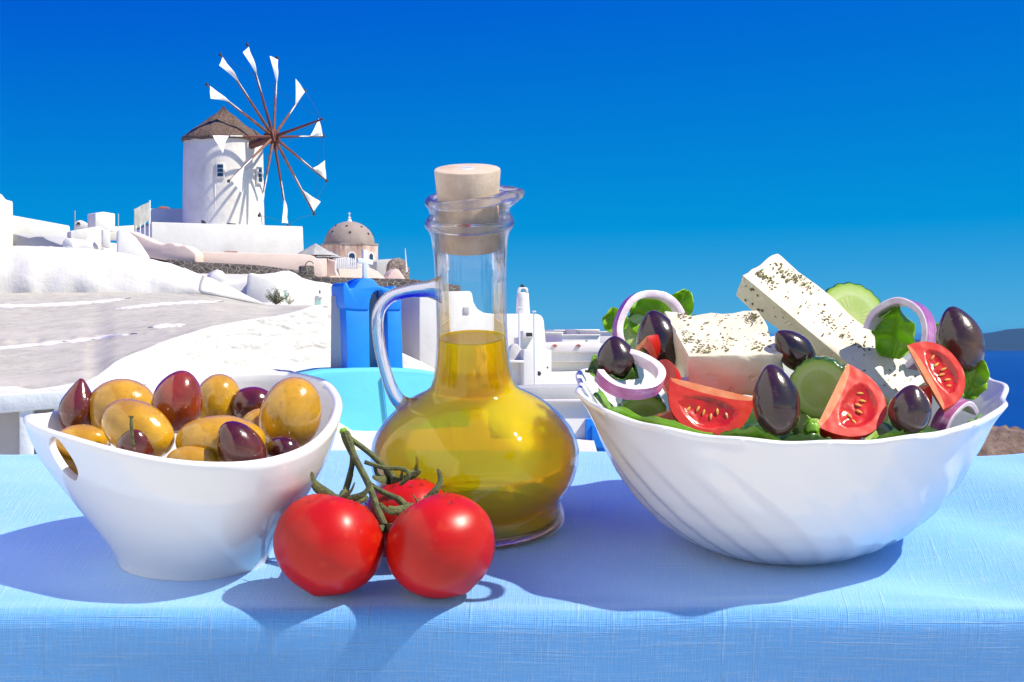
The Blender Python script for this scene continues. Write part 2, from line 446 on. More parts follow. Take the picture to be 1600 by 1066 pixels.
# ---- far left: edge house, walls, chimneys
house('house', 'white house cut off by the left picture edge, above the long wall', 'house', W(-10, 390, 150), [
    ('wall', m_white, prism([(-90, 292), (-10, 298), (3, 304), (9, 312), (20, 315), (21, 395), (-90, 395)], 150, 6, 24)),
    ('corner_pier', m_white, prism(rect(-40, 323, 3, 392), 147.6, 0.5, 24))])
block('parapet_wall', 'long white parapet wall running down from the left edge house', 'wall', [(16, 336), (109, 353), (111, 395), (16, 395)], 153, 1.2, 18, m_white)
block('vault_roof', 'grey shaded low vault roof in front of the long parapet wall', 'roof', [(18, 364), (44, 371), (56, 369), (66, 369), (74, 374), (112, 388), (112, 396), (18, 396)], 149, 2.0, -45, m_greyw, 0.3)  # grey material paints in the shade on this face
block('vault_house', 'tiny white round-topped vault house below the parapet walls', 'house', [(97, 388), (97, 378), (100, 374), (104, 372), (109, 373), (113, 379), (115, 388)], 147, 9, -12, m_white, 0.15)
block('parapet_wall', 'short white wall with rounded right end, left of the tall square chimney', 'wall', [(110, 361), (150, 354), (158, 354), (163, 358), (165, 390), (110, 390)], 151, 1.3, 22, m_white2, 0.2)
house('chimney_cap', 'small beige domed chimney with dark mouth beside a thin pole', 'chimney', W(127, 357, 158), [
    ('cap', m_warm, prism([(115, 358), (116, 350), (120, 345), (127, 344), (135, 348), (142, 354), (144, 358)], 158, 1.5, 10, None, 0.15)),
    ('mouth', m_hole, prism([(119, 351), (121, 347), (124, 347), (126, 351)], 157.9, 0.1, 10, None, 0))])  # dark plate paints the shade inside the mouth
block('square_chimney', 'tall white square chimney block standing against the sky', 'chimney', [(149, 333), (162, 331), (180, 334), (180, 362), (149, 362)], 155, 1.6, 30, m_white, 0.06)
for x, y0, y1, lab in ((117, 329, 352, 'thin grey pole beside the small domed chimney'), (185, 334, 356, 'thin grey pole right of the tall square chimney')):
    solo('pole', tube([W(x, y1, 156), W(x, y0, 156)], 0.035, 6), m_pole, lab, 'pole', W(x, y1, 156), I4, 'thin poles on the roofs')
block('low_wall', 'low white wall behind the curved wing wall, under the sky', 'wall', [(163, 356), (180, 354), (210, 352), (210, 375), (163, 375)], 157, 1.0, 15, m_white)
block('pillar', 'narrow white pillar with shaded side beside the curved wing wall', 'pillar', [(160, 358), (172, 361), (173, 388), (160, 386)], 150, 0.8, 15, m_white)
block('wing_wall', 'white wing wall with a curved top sloping down to the right', 'wall', [(183, 395), (183, 362), (187, 358), (193, 358), (201, 362), (212, 371), (222, 384), (232, 399), (237, 410), (183, 410)], 145, 1.0, 12, m_white, 0.15)
block('garden_wall', 'beige wavy-topped garden wall below the grey canvas screen', 'wall', [(200, 360), (225, 371), (240, 378), (254, 382), (262, 379), (270, 379), (276, 384), (288, 383), (297, 389), (306, 396), (306, 412), (262, 408), (240, 404), (200, 395)], 150, 1.5, -14, m_pink, 0.25)
block('terrace_wall', 'long pink-beige terrace wall under the white windmill platform', 'wall', [(276, 392), (300, 393), (472, 397), (488, 399), (497, 405), (505, 412), (505, 432), (470, 424), (300, 410), (268, 406)], 152, 4, 14, m_pink, 0.12)
house('platform', 'white platform wall carrying the windmill', 'platform', W(355, 397, 166), [
    ('wall', m_white, prism([(237, 347), (473, 354), (475, 402), (237, 402)], 164, 16, 14, 355, 0.06)),
    ('drain', m_terr, prism(rect(298, 391, 313, 394), 163.9, 0.15, 14, None, 0)), ('drain', m_terr, prism(rect(351, 393, 371, 396), 163.6, 0.15, 14, None, 0))])
house('annex', 'white box house behind the canvas screen, left of the windmill', 'house', W(262, 350, 182), [
    ('wall', m_white, prism(rect(232, 326, 292, 356), 180, 5, 8)), ('roof_tiles', m_terr, prism([(243, 327), (252, 322), (264, 324), (268, 327)], 181, 1.5, 8, None, 0.1))])
t = thing('canvas_screen', 'grey canvas windbreak screen on posts above the beige garden wall', 'screen', W(222, 362, 160))
part('canvas', thicken(grid(12, 8, lambda u, v: (W(209 + 25 * u, (327 - 12 * u) + (33 - 4 * u) * v, 160 + 3.0 * u) + Vector((0, 0.12 * math.sin(u * 9 + v * 4), 0)))), 0.03), m_canvas, t)
for i in range(4):
    x = 212 + i * 7; part('post', tube([W(x, 366 + i * 1.5, 160 + .8 * i), W(x, 352 - i * 2.2, 160 + .8 * i)], 0.05, 6), m_paintw, t)
part('rail', tube([W(209, 360, 159.9), W(234, 350, 162.8)], 0.05, 6), m_dkmetal, t)
part('frame_pole', tube([W(234, 366, 163), W(234, 313, 163)], 0.06, 6), m_paintw, t)

def shrub(name, label, base, w, h, n, leafs, seed):
    rnd = random.Random(seed); t = thing(name, label, 'shrub', base); tw = MB(); lf = MB(); tips = []
    for i in range(n):
        a = rnd.uniform(0, 6.28); r = rnd.uniform(0.1, 1) * w / 2; e = base + Vector((math.cos(a) * r, math.sin(a) * r, h * rnd.uniform(0.45, 1) * (1 - 0.35 * r / (w / 2))))
        mid = (base + e) / 2 + Vector((math.cos(a) * r * 0.2, 0, h * 0.05))
        p = spline([base, mid, e], 4); tw.join(tube(p, [0.03 * h * (1 - 0.75 * k / (len(p) - 1)) * .5 for k in range(len(p))], 5)); tips.append((p, a))
    for p, a in tips:
        for k in range(leafs):
            q = p[rnd.randrange(2, len(p))] + Vector([rnd.gauss(0, 0.055 * h) for _ in range(3)])
            d = Vector([rnd.gauss(0, 1) for _ in range(3)]); d.z += .4; d.normalize(); s = d.orthogonal().normalized(); L = h * rnd.uniform(.06, .1)
            lf.add([q, q + d * L * .5 + s * L * .28, q + d * L, q + d * L * .5 - s * L * .28], [(0, 1, 2, 3)])
    part('stems', tw, m_twig, t); part('foliage', lf, m_leafbg, t, smooth=False, kind='stuff')
    return t
shrub('potted_shrub', 'tiny potted shrub on the platform edge left of the windmill', W(250, 349, 166), 0.55, 0.32, 8, 14, 3)
for x, w, h, lab in ((320, 8, 8, 'small dark folded chair on the windmill platform'), (362, 14, 3.5, 'low dark crate at the foot of the windmill')):
    sc = 166 / F
    solo('folded_chair' if w == 8 else 'crate', bevel_mb(prism([(x - w / 2, 352), (x - w / 2 - (2 if w == 8 else 0), 352 - h), (x + w / 2 - (4 if w == 8 else 0), 352 - h + 1), (x + w / 2, 352)], 166, .3, 10, None, 0), .02), m_dkmetal, lab, 'chair' if w == 8 else 'crate', W(x, 352, 166), I4)

# ---- windmill
MY = 176.0; MS = MY / F
mc = W(349, 356, MY); t = thing('windmill', 'round white windmill with thatched cone roof and triangular sails', 'windmill', mc)
XM = Matrix.Translation(mc)
def wob(p, a, i): return p * (1 + 0.006 * noise.noise(p * 0.9)) if 0 < i else p
def zrow(y): return (356 - y) * MS
part('tower', lathe([(64.5 * MS, -3), (64 * MS, 0), (63.2 * MS, zrow(320)), (62.2 * MS, zrow(260)), (61.2 * MS, zrow(214))], 72, fn=wob), m_white2, t, XM)
roof = part('roof', lathe([(60 * MS, zrow(221)), (64.5 * MS, zrow(222)), (66 * MS, zrow(219)), (65 * MS, zrow(216)), (50 * MS, zrow(205)), (34 * MS, zrow(194)), (20 * MS, zrow(184.5)), (9 * MS, zrow(177)), (4 * MS, zrow(172)), (1.5 * MS, zrow(167)), (0.2 * MS, zrow(166))], 64,
     fn=lambda p, a, i: p * (1 + 0.02 * noise.noise(Vector((math.cos(a) * 3, math.sin(a) * 3, i * .7))))), m_thatch, t, XM, angle=60)
def on_tower(x, y):                         # frame on the tower's near surface at a photo pixel
    dx = (x - 349) * MS; r = 63 * MS; dy = -math.sqrt(max(0.01, r * r - dx * dx))
    nrm = Vector((dx, dy, 0)).normalized()
    p = Vector((mc.x + dx * (1 + dy / MY), mc.y + dy, (HY - y) / F * (MY + dy))); p.x = (x - 800) / F * (MY + dy)
    return frame(p, nrm, Vector((0, 0, 1)).cross(nrm))
for x, y, wd, hh, n in ((344.5, 266.5, 11, 21, 3), (405, 274, 11, 23, 3)):
    X = on_tower(x, y); w_, h_ = wd * MS, hh * MS
    wf = part('window', box(w_ * 1.22, h_ * 1.12, 0.16, (0, 0, 0.0), 0.03), m_white, t, X)
    for k in range(n):
        part('pane', box(w_ * 0.8, h_ * 0.25, 0.05, (0, h_ * (0.31 - 0.31 * k), 0.09)), m_pane, wf, X)
for x in (329, 337):
    pass
part('drain_pipe', tube([on_tower(336, 272).translation + Vector((0, -.05, 0)), on_tower(336, 354).translation + Vector((0, -.05, 0))], 0.045, 6), m_white2, t)
hub = W(425, 215, MY - 2.9)
hs = (MY - 2.9) / F
e1 = Vector((76, 126, 8)) * hs; e2 = Vector((-34, 11.4, 143)) * hs
nw = e1.cross(e2).normalized();  nw = nw if nw.y < 0 else -nw
axle = tube([hub - nw * 3.2, hub + nw * 0.5], [0.32, 0.3], 10)
part('axle', axle, m_beam, t)
part('hub', box(0.85, 0.85, 0.9, (0, 0, 0), 0.08), m_beam, t, frame(hub, nw, e1))
part('bowsprit', tube([hub, hub + nw * 4.9], [0.15, 0.07], 8), m_beam, t)
tips = []
rnd = random.Random(5)
for k in range(12):
    a = R(30 * k) + rnd.uniform(-.03, .03); d = e1 * math.cos(a) + e2 * math.sin(a); dn = e1 * math.cos(a + R(90)) + e2 * math.sin(a + R(90))
    d = d + Vector((-8, 0, 3)) * hs; tip = hub + d + nw * .15; tips.append(tip)
    sp = part('spoke', tube([hub + nw * .15, hub + d * .5 + nw * .15, tip], [.13, .085, .05], 7), m_beam2 if k % 3 else m_beam, t)
    part('spoke_tip', lathe([(0.0, -.12), (.1, -.1), (.12, 0), (.08, .12), (0, .14)], 8, caps=False), m_rope, sp, Matrix.Translation(tip))
    # sail: tip, inner end on the spoke, free corner held out towards the next spoke
    P1 = hub + d * .97 + nw * .22; P2 = hub + d * (0.70 + rnd.uniform(-.03, .03)) + nw * .2
    P3 = hub + d * (.93 + rnd.uniform(-.05, .03)) + dn * (.165 + rnd.uniform(-.02, .03)) + nw * .35
    if k in (8, 9): P3 = hub + d * .97 - dn * .13 + nw * .35
    def sl(u, v, P1=P1, P2=P2, P3=P3, ph=rnd.uniform(0, 6)):
        A = P1.lerp(P2, u); B = P3.lerp(P2, u ** 0.82); q = A.lerp(B, v)
        w = math.sin(math.pi * u) * math.sin(math.pi * v)
        return q + nw * (.22 * w) - (P3 - P1) * (.05 * v * math.sin(math.pi * u)) + nw * .02 * math.sin(v * 7 + ph)
    part('sail', thicken(grid(14, 8, sl), 0.02), m_sail, t, label='white triangular canvas sail')
    part('furled_sail', tube([hub + d * .48 + nw * .2, hub + d * .56 + nw * .2, hub + d * .70 + nw * .2], [.03, .05, .035], 7), m_sail, sp)
for k in (8, 9, 10, 11):
    a, b = tips[k], tips[(k + 1) % 12]
    part('rope', tube([a, (a + b) / 2 + (hub - (a + b) / 2) * .03, b], .011, 5), m_rope, t)
for k in (1, 4, 7, 10): part('stay', tube([hub + nw * 4.8, tips[k]], .012, 4), m_rope, t)

# ---- domed church
DY = 178.0; DS = DY / F
dc = W(546, 432, DY); t = thing('domed_church', 'small church with brown cement dome on an eight-sided pink drum', 'church', dc)
XD = Matrix.Translation(dc)
def zd(y): return (432 - y) * DS
oct_ = [(46.5 * DS * math.cos(R(22.5 + 9 + 45 * k)), 46.5 * DS * math.sin(R(22.5 + 9 + 45 * k))) for k in range(8)]
def octp(s, z0, z1):
    mb = MB(); mb.v = [Vector((x * s, y * s, z0)) for x, y in oct_] + [Vector((x * s, y * s, z1)) for x, y in oct_]
    mb.f = [tuple(range(8))[::-1], tuple(range(8, 16))] + [(i, (i + 1) % 8, 8 + (i + 1) % 8, 8 + i) for i in range(8)]; mb.m = [0] * 10; return mb
part('drum', octp(1.0, -1, zd(384)), m_drum, t, XD, angle=20)
part('cornice', octp(1.02, zd(384) + .003, zd(381.5)), m_dome, t, XD, angle=20)
dome = part('dome', lathe([(39.5 * DS * math.cos(R(a)), zd(382) + 36 * DS * math.sin(R(a))) for a in range(0, 91, 6)], 48, caps=False), m_dome, t, XD)
part('finial', lathe([(.2, 0), (.15, .15), (.07, .22), (.13, .3), (.04, .38), (.03, .42)], 10), m_white, dome, XD @ Matrix.Translation((0, 0, zd(346.5))))
part('cross', box(.06, .06, .36, (0, 0, .56)).join(box(.22, .058, .06, (0, 0, .62))), m_white, dome, XD @ Matrix.Translation((0, 0, zd(346.5))), smooth=False)
for k in range(14):
    a = R(k * 53); el = R(25 + (k * 37) % 40)
    part('stud', box(.14, .14, .14, (39.7 * DS * math.cos(a) * math.cos(el), 39.7 * DS * math.sin(a) * math.cos(el), zd(382) + 36.2 * DS * math.sin(el)), .03), m_hole, dome, XD)
for k in range(8):
    p = (Vector((*oct_[k], 0)) + Vector((*oct_[(k + 1) % 8], 0))) / 2; nrm = p.normalized()
    if nrm.y > 0.1: continue
    X = XD @ frame(p + Vector((0, 0, zd(407))), nrm, Vector((0, 0, 1)).cross(nrm))
    def archp(w, h, dz0, dz1):
        pts = [(-w, -h), (w, -h), (w, h * .5)] + [(w * math.cos(R(a)), h * .5 + w * math.sin(R(a))) for a in range(20, 161, 20)] + [(-w, h * .5)]
        n = len(pts); mb = MB(); mb.v = [Vector((x, y, z)) for z in (dz0, dz1) for x, y in pts]
        mb.f = [tuple(range(n))[::-1], tuple(range(n, 2 * n))] + [(i, (i + 1) % n, n + (i + 1) % n, n + i) for i in range(n)]; mb.m = [0] * len(mb.f); return mb
    wf = part('window', archp(.32, .62, -.05, .05), m_warm, t, X)
    part('pane', archp(.22, .54, .0, .062), m_pane, wf, X, smooth=False)
# apse vault, stone-faced vault end and front roofs
house('chapel_vault', 'barrel vault chapel end with round rubble-stone face right of the dome', 'chapel', W(615, 437, 172), [
    ('vault', m_greyw, prism([(588, 408), (600, 406), (618, 404), (625, 410), (628, 440), (588, 440)], 175, 4, 30, None, .3)),
    ('stone_face', m_stone2, prism(arch(607, 638, 403, 442, 420), 172, .8, 18, None, .1)),
    ('buttress', m_stone2, prism(rect(627, 417, 640, 442), 171, .7, 18, None, .1)),
    ('front_vault', m_pink, prism([(604, 440), (606, 432), (611, 424), (619, 419), (625, 423), (631, 432), (635, 440)], 169, 2.5, 12, None, .15)),
    ('side_roof', m_pink, prism([(575, 417), (590, 424), (606, 438), (560, 440), (560, 417)], 168, 2, 10, None, .15))])
solo('pole', tube([W(635.5, 425, 170), W(633, 388, 170)], [.07, .02], 6), m_paintw, 'white flagpole at the stone-faced chapel vault', 'pole', W(635, 425, 170), I4, 'thin poles on the roofs')
house('forecourt_wall', 'pink forecourt wall with curved wing in front of the domed church', 'wall', W(540, 435, 163), [
    ('wall', m_pink, prism([(524, 423), (530, 420), (575, 420), (606, 438), (604, 446), (500, 446), (500, 430), (520, 430)], 163, 2.0, 14, None, .12)),
    ('wing', m_pink, prism([(511, 405), (524, 408), (523, 414), (524, 424), (526, 431), (508, 431)], 162, .5, -30, None, .08)),
    ('pier', m_pink, prism([(488, 404), (511, 404), (511, 432), (488, 432)], 161, 1.2, 20, None, .06)),
    ('gate_pier', m_white, prism([(557, 405), (572, 408), (578, 418), (578, 424), (557, 424)], 164.5, .5, 14, None, .08))])
t = thing('picket_gate', 'white wooden picket gate below the church dome', 'gate', W(540, 421, 162.5))
for i in range(11):
    x = 525.5 + i * 2.95; b = 2.2 * math.sin(math.pi * i / 10)
    part('picket', box(.105, .04, (16.5 + b) * 162 / F, (0, 0, 0), .015), m_paintw, t, Matrix.Translation(W(x, 412.5 - b / 2 + (x - 540) * .03, 162)))
for y in (408, 415): part('rail', box(34 * 162 / F, .04, .08), m_paintw, t, Matrix.Translation(W(540, y + .5, 162.1)))
t = thing('parasol', 'grey canvas parasol open on the terrace left of the church', 'parasol', W(490, 404, 163))
part('canopy', lathe([(1.35, -.02), (1.42, .0), (1.1, .22), (.6, .5), (.12, .78), (.02, .84)], 8, caps=False), m_canvas, t, Matrix.Translation(W(493, 399, 163)), angle=20)
part('pole', tube([W(493, 414, 163), W(493, 383, 163)], .04, 6), m_twig, t)
for k in range(8): part('rib', tube([W(493, 399, 163) + Vector((1.38 * math.cos(k * .785), 1.38 * math.sin(k * .785), -.03)), W(493, 399, 163) + Vector((0, 0, .3))], .025, 4), m_twig, t)
t = thing('parasol', 'second grey parasol half hidden against the church drum', 'parasol', W(512, 404, 166))
part('canopy', lathe([(1.0, -.04), (1.05, .0), (.7, .2), (.1, .45), (.02, .5)], 8, caps=False), m_canvas, t, Matrix.Translation(W(511, 402, 166)), angle=20)
part('pole', tube([W(511, 412, 166), W(511, 393, 166)], .04, 6), m_twig, t)

# ---- dark stone retaining walls
block('stone_wall', 'dark lava-stone retaining wall under the pink terrace wall', 'wall', [(262, 405), (300, 409), (400, 414), (470, 423), (492, 430), (505, 437), (505, 452), (262, 440)], 149, 1.0, 14, m_stone, .1)
block('stone_pillar', 'dark lava-stone pillar at the corner of the terrace wall', 'pillar', [(470, 415), (491, 415), (492, 434), (470, 431)], 147, 1.0, 14, m_stone, .1)
block('stone_wall', 'dark lava-stone wall running behind the blue bell tower', 'wall', [(488, 434), (510, 433), (640, 436), (720, 446), (720, 492), (600, 470), (520, 450), (490, 442)], 140, 1.0, 10, m_stone, .1)
solo('wire_hoop', tube([W(477, 417, 146) + Vector((.28 * math.cos(R(a)) + .28, 0, .35 * math.sin(R(a)))) for a in range(180, 20, -15)], .03, 5), m_dkmetal, 'dark wire hoop on top of the stone pillar', 'hoop', W(477, 417, 146), I4)

# ---- vaulted white houses under the stone wall
house('vault_house', 'white vaulted house with mint window between shrub and blue bell tower', 'house', W(455, 478, 128), [
    ('wall', m_white, prism([(340, 440), (372, 437), (392, 430), (430, 426), (442, 423), (452, 423), (462, 427), (472, 434), (482, 437), (494, 440), (505, 441), (520, 444), (536, 449), (536, 492), (340, 492)], 128, 7, 8, None, .35, 3)),
    ('window', m_white, prism(rect(442.5, 451.5, 451, 472), 127.6, .25, 8, None, .02)),
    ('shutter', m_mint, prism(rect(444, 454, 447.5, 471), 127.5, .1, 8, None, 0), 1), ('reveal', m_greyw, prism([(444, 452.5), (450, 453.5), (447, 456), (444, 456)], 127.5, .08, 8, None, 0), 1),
    ('window', m_white, prism(rect(492, 462.5, 505, 478), 127.2, .25, 8, None, .02)),
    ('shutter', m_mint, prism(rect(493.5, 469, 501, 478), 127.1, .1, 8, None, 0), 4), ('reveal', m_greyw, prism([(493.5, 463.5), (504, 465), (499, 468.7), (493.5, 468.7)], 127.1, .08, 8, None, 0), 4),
    ('lamp', m_dkmetal, prism([(499.2, 453), (500.6, 454), (501, 458), (499.8, 459.5), (498.4, 457)], 127.1, .12, 8, None, .02))])
block('vault_house', 'small white vault roof beside the dark stone wall', 'house', [(324, 445), (327, 430), (331, 423), (339, 421), (348, 422), (354, 431), (357, 446)], 135, 5, 10, m_white, .3)
block('vault_house', 'white ribbed pier house left of the shrub', 'house', [(384, 465), (386, 430), (391, 426), (396, 428), (432, 440), (440, 478), (384, 470)], 126, 3, -4, m_white, .12)
shrub('shrub', 'dark green shrub growing behind the grey slope', W(431, 476, 123), 1.45, .95, 34, 26, 11)
shrub('shrub', 'small dark shrub right of the larger one by the window', W(452, 476, 123), .62, .5, 14, 18, 12)

# ---- big white band, grey slope and rough wall
def band(u, v):
    px = -60 + 478 * u
    top = interp([(-60, 380), (0, 384), (60, 385), (100, 387), (140, 389), (170, 392), (200, 397), (230, 404), (270, 413), (300, 424), (330, 435), (360, 449), (390, 464), (418, 477)], px)
    bot = interp([(-60, 460), (200, 457), (315, 461), (335, 466), (418, 481)], px)
    h = bot - top
    a = v * math.pi * 0.62                      # rounded top, then a bulging face
    y = bot - h * math.sin(min(a, math.pi / 2)) if a < math.pi / 2 else top
    Yd = 118 + (0 if a < math.pi / 2 else 6 * (a - math.pi / 2)) + 2.4 * (1 - math.cos(min(a, math.pi / 2)))
    p = W(px, y, Yd); q = Vector((px * .03, v * 3, 0)); p.y += .14 * noise.noise(q); p.z += .05 * noise.noise(q * 2.3)
    return p
t = thing('vault_roof', 'broad white limewashed vault wall sweeping down from the left edge', 'roof', W(200, 460, 118))
part('wall', grid(90, 26, band), m_white2, t, angle=180)
part('rain_channel', tube(spline([W(318, 432, 117.0), W(314, 445, 116.8), W(316, 456, 116.6), W(340, 461, 116.4), W(380, 469, 117), W(415, 477, 117.4)], 8), .09, 6), m_greyw, t)
WT = [(132, 598), (150, 588), (180, 567), (215, 551), (250, 537), (290, 524), (330, 512), (380, 503), (430, 496), (460, 488), (490, 480), (518, 476), (540, 476)]
def walltop(px): return interp(WT, px)
def slope(u, v):
    px = -80 + 640 * u
    far = interp([(-80, 458), (200, 455), (315, 459), (418, 476), (470, 477), (520, 480), (560, 484)], px)
    near = interp([(-80, 617), (0, 614), (60, 611), (140, 600), (240, 585), (560, 570)], px)
    wt = walltop(px); k_ = sstep(120, 175, px); near = near + (min(near, wt + 7.0) - near) * k_
    Yf = 119; Yn = 67.5 + 22 * max(0, px - 132) / 400
    t_ = v ** 1.0; Y = 1 / ((1 - t_) / Yn + t_ / Yf); y = near + (far - near) * t_
    p = W(px, y, Y); q = Vector((p.x * .3, Y * .25, 0))
    p.z += .05 * noise.noise(q) + .03 * noise.noise(q * 3) + .02 * noise.noise(q * 9)
    for yy, amp in ((478 + .012 * (px - 100), .10), (537 - .06 * px, .14), (508, .05)): p.z += amp * math.exp(-((y - yy) / 3.2) ** 2) * (.6 + .6 * noise.noise(Vector((px * .02, yy, 0))))
    return p
slope_o = struct('cement_slope', grid(120, 90, slope), m_slope, angle=180); RM[slope_o.name] = I4
def on_slope(px, y):                            # point of the slope seen at a pixel
    lo, hi = 0.0, 1.0
    for _ in range(30):
        v = (lo + hi) / 2; p = slope((px + 80) / 640, v)
        if HY - p.z / p.y * F > y: lo = v
        else: hi = v
    return slope((px + 80) / 640, (lo + hi) / 2)
for rows in ([(-70, 479), (0, 478), (60, 477), (120, 474), (170, 470), (205, 466)], [(180, 483), (240, 476), (300, 472), (350, 471)], [(-70, 548), (0, 544), (60, 538), (120, 532), (170, 526), (215, 521)], [(232, 512), (262, 509), (290, 508)]):
    xs = rows[0][0], rows[-1][0]
    def strip(u, v, rows=rows, xs=xs):
        px = xs[0] + (xs[1] - xs[0]) * u; w_ = (2.6 + 2.2 * noise.noise(Vector((px * .045, rows[0][1], 0)))) * min(1, 5 * u + .1, 5 * (1 - u) + .1)
        y = interp(rows, px) + (v - .5) * 2 * w_ + 1.3 * noise.noise(Vector((px * .11, v * 3, rows[0][1])))
        p = on_slope(px, y); p.z += .035 * math.sin(math.pi * v) - .004 * (1 - math.sin(math.pi * v)); return p
    part('lime_ridge', grid(70, 7, strip), m_white2, slope_o, angle=180)
def rough_mat():
    t = NT_('lumpy_whitewash'); n = t.noise(2.2, 6, .65); f = t.noise(7, 5, .7)
    col = t.ramp(n, [(.3, (.50, .47, .44)), (.6, (.64, .615, .59))])
    cr = t.ramp(t.noise(3.4, 3, .5, dist=1.5), [(.35, (1, 1, 1)), (.375, (0, 0, 0))])
    col = t.mix(t.math('MULTIPLY', cr, .22), col, (.25, .22, .2))
    return t.done(t.bsdf(Base_Color=col, Roughness=.9, Normal=t.bump(t.math('ADD', n, t.math('MULTIPLY', f, .4)), .35, .10)))
m_rough = rough_mat()
def roughwall(u, v):
    px = 132 + 400 * u
    top = interp([(132, 598), (150, 588), (180, 567), (215, 551), (250, 537), (290, 524), (330, 512), (380, 503), (430, 496), (460, 488), (490, 480), (518, 476), (540, 476)], px)
    bot = interp([(132, 603), (330, 600), (380, 593), (440, 589), (540, 594)], px)
    Yb = 66 + 22 * u; y = bot + (top - bot) * min(1, v / .85)
    p = W(px, y, Yb + 1.2 * min(1, v / .85))
    q = Vector((p.x * 1.5, p.z * 1.9, 1.7)); fade = sstep(132, 240, px)
    lump = abs(noise.noise(q * 1.1)) + .5 * abs(noise.noise(q * 2.3)) + .08 * noise.noise(q * 6)
    p.y += (.42 * (.5 - lump) + .25 * noise.noise(q * .4) + .015 * noise.noise(q * 11)) * (.3 + .7 * fade); p.z += .05 * noise.noise(q * .8)
    if v > .85: p.y += (v - .85) / .15 * 2.2; p.z += .03
    return p
solo('rough_wall', grid(330, 90, roughwall), m_rough, 'lumpy whitewashed stone wall rising behind the olives to the bell tower', 'wall', W(330, 600, 72), I4, angle=180)
def path(u, v):
    px = 130 + 392 * u; far = interp([(130, 603), (330, 599), (440, 588), (600, 590)], px); y = far + (640 - far) * (1 - v)
    Y = 58 + (25 * v) * (0.4 + .6 * u) + 8 * u; p = W(px, y, Y); p.z += .04 * noise.noise(Vector((p.x * .5, Y * .3, 2))); return p
struct('path', grid(50, 16, path), m_greyw)
block('low_wall', 'low whitewashed kerb wall below the grey slope at left', 'wall', [(-60, 606), (20, 605), (45, 610), (75, 606), (110, 600), (150, 597), (170, 640), (-60, 640)], 56, .8, 6, m_white2, .1)
# balustrade bottom left
t = thing('balustrade', 'pale grey-green cement balustrade with slots behind the olive bowl', 'balustrade', W(50, 720, 40))
m_bal = plaster_mat('pale_cement', (0.66, 0.70, 0.70), (0.5, 0.52, 0.5), .5, bump=.4)
part('top_rail', prism([(-80, 621), (0, 617), (130, 610), (300, 604), (300, 640), (110, 637), (60, 641), (0, 646), (-80, 650)], 40, .9, 6, 60, .03), m_bal, t)
for x0, x1 in ((-76, -40), (30, 51), (84, 106), (140, 162), (196, 218), (250, 300)):
    part('baluster', prism([(x0, 630), (x1, 630), (x1, 790), (x0, 790)], 40.05, .7, 6, 60, .02), m_bal, t)
part('back_panel', prism(rect(-80, 630, 300, 790), 40.9, .25, 6, 60, .02), m_warm, t)

# ---- blue bell tower on its turquoise base
BY = 78.0
t = thing('bell_tower', 'bright blue belfry with arched opening, bell and white cross on top', 'bell tower', W(580, 585, BY))
byaw = 22
part('left_leg', prism([(540, 478), (577, 480), (578, 584), (543, 585)], BY, 1.3, byaw, 580, .03), m_blue, t)
part('right_leg', prism([(605, 480), (627, 482), (630, 582), (607, 582)], BY, 1.3, byaw, 580, .03), m_blue, t)
top_pts = [(539, 482), (537, 472), (536, 446), (540, 441), (543, 442), (547, 452), (553, 450), (562, 438), (570, 434.5), (578, 434.5), (585, 438), (592, 446), (600, 449), (610, 452), (617, 447), (620, 448), (624, 462), (627, 470), (627, 484), (605, 484), (605, 470), (602, 459), (596, 454), (588, 454), (582, 459), (578, 470), (577, 484), (560, 484)]
part('head', prism(top_pts, BY - .05, 1.35, byaw, 580, .05), m_blue, t)
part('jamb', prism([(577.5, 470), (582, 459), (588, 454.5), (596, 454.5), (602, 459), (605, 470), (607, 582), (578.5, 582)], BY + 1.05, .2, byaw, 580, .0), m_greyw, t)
part('pier', prism([(517, 462), (541, 461), (544, 480), (540, 484), (542, 582), (516, 588)], BY + .3, 1.0, -35, 530, .03), m_greyw, t)  # white pier; its shaded side is painted in with grey
bell = part('bell', lathe([(.20, 0), (.19, .03), (.14, .1), (.12, .24), (.08, .32), (.02, .35)], 20), m_bell, t, Matrix.Translation(W(590, 503, BY + .4)))
part('clapper', tube([W(590, 503, BY + .4), W(590, 508, BY + .4)], [.02, .05], 6), m_bell, bell)
part('bell_hanger', tube([W(590, 490, BY + .4), W(590, 455, BY + .4)], .025, 6), m_dkmetal, t)
cr = part('cross', prism([(568, 436), (568, 412), (559.5, 411), (559.5, 403), (568, 404), (568, 390), (575, 391), (575, 405), (583, 406.5), (583, 414), (575, 413), (574.5, 436)], BY + .45, .15, byaw, 580, .01), m_paintw, t)
house('turquoise_vault', 'turquoise painted vault base under the blue bell tower', 'base', W(590, 740, 73), [
    ('wall', m_cyan, prism([(440, 640), (442, 598), (460, 590), (484, 583), (510, 578), (560, 576), (620, 575.5), (660, 578), (700, 584), (735, 592), (735, 800), (440, 800)], 76, 5, 10, 590, .12, 3)),
    ('crack_line', m_blue, prism([(597, 588), (598, 588), (607, 672), (606, 672)], 75.92, .06, 10, 590, 0))])

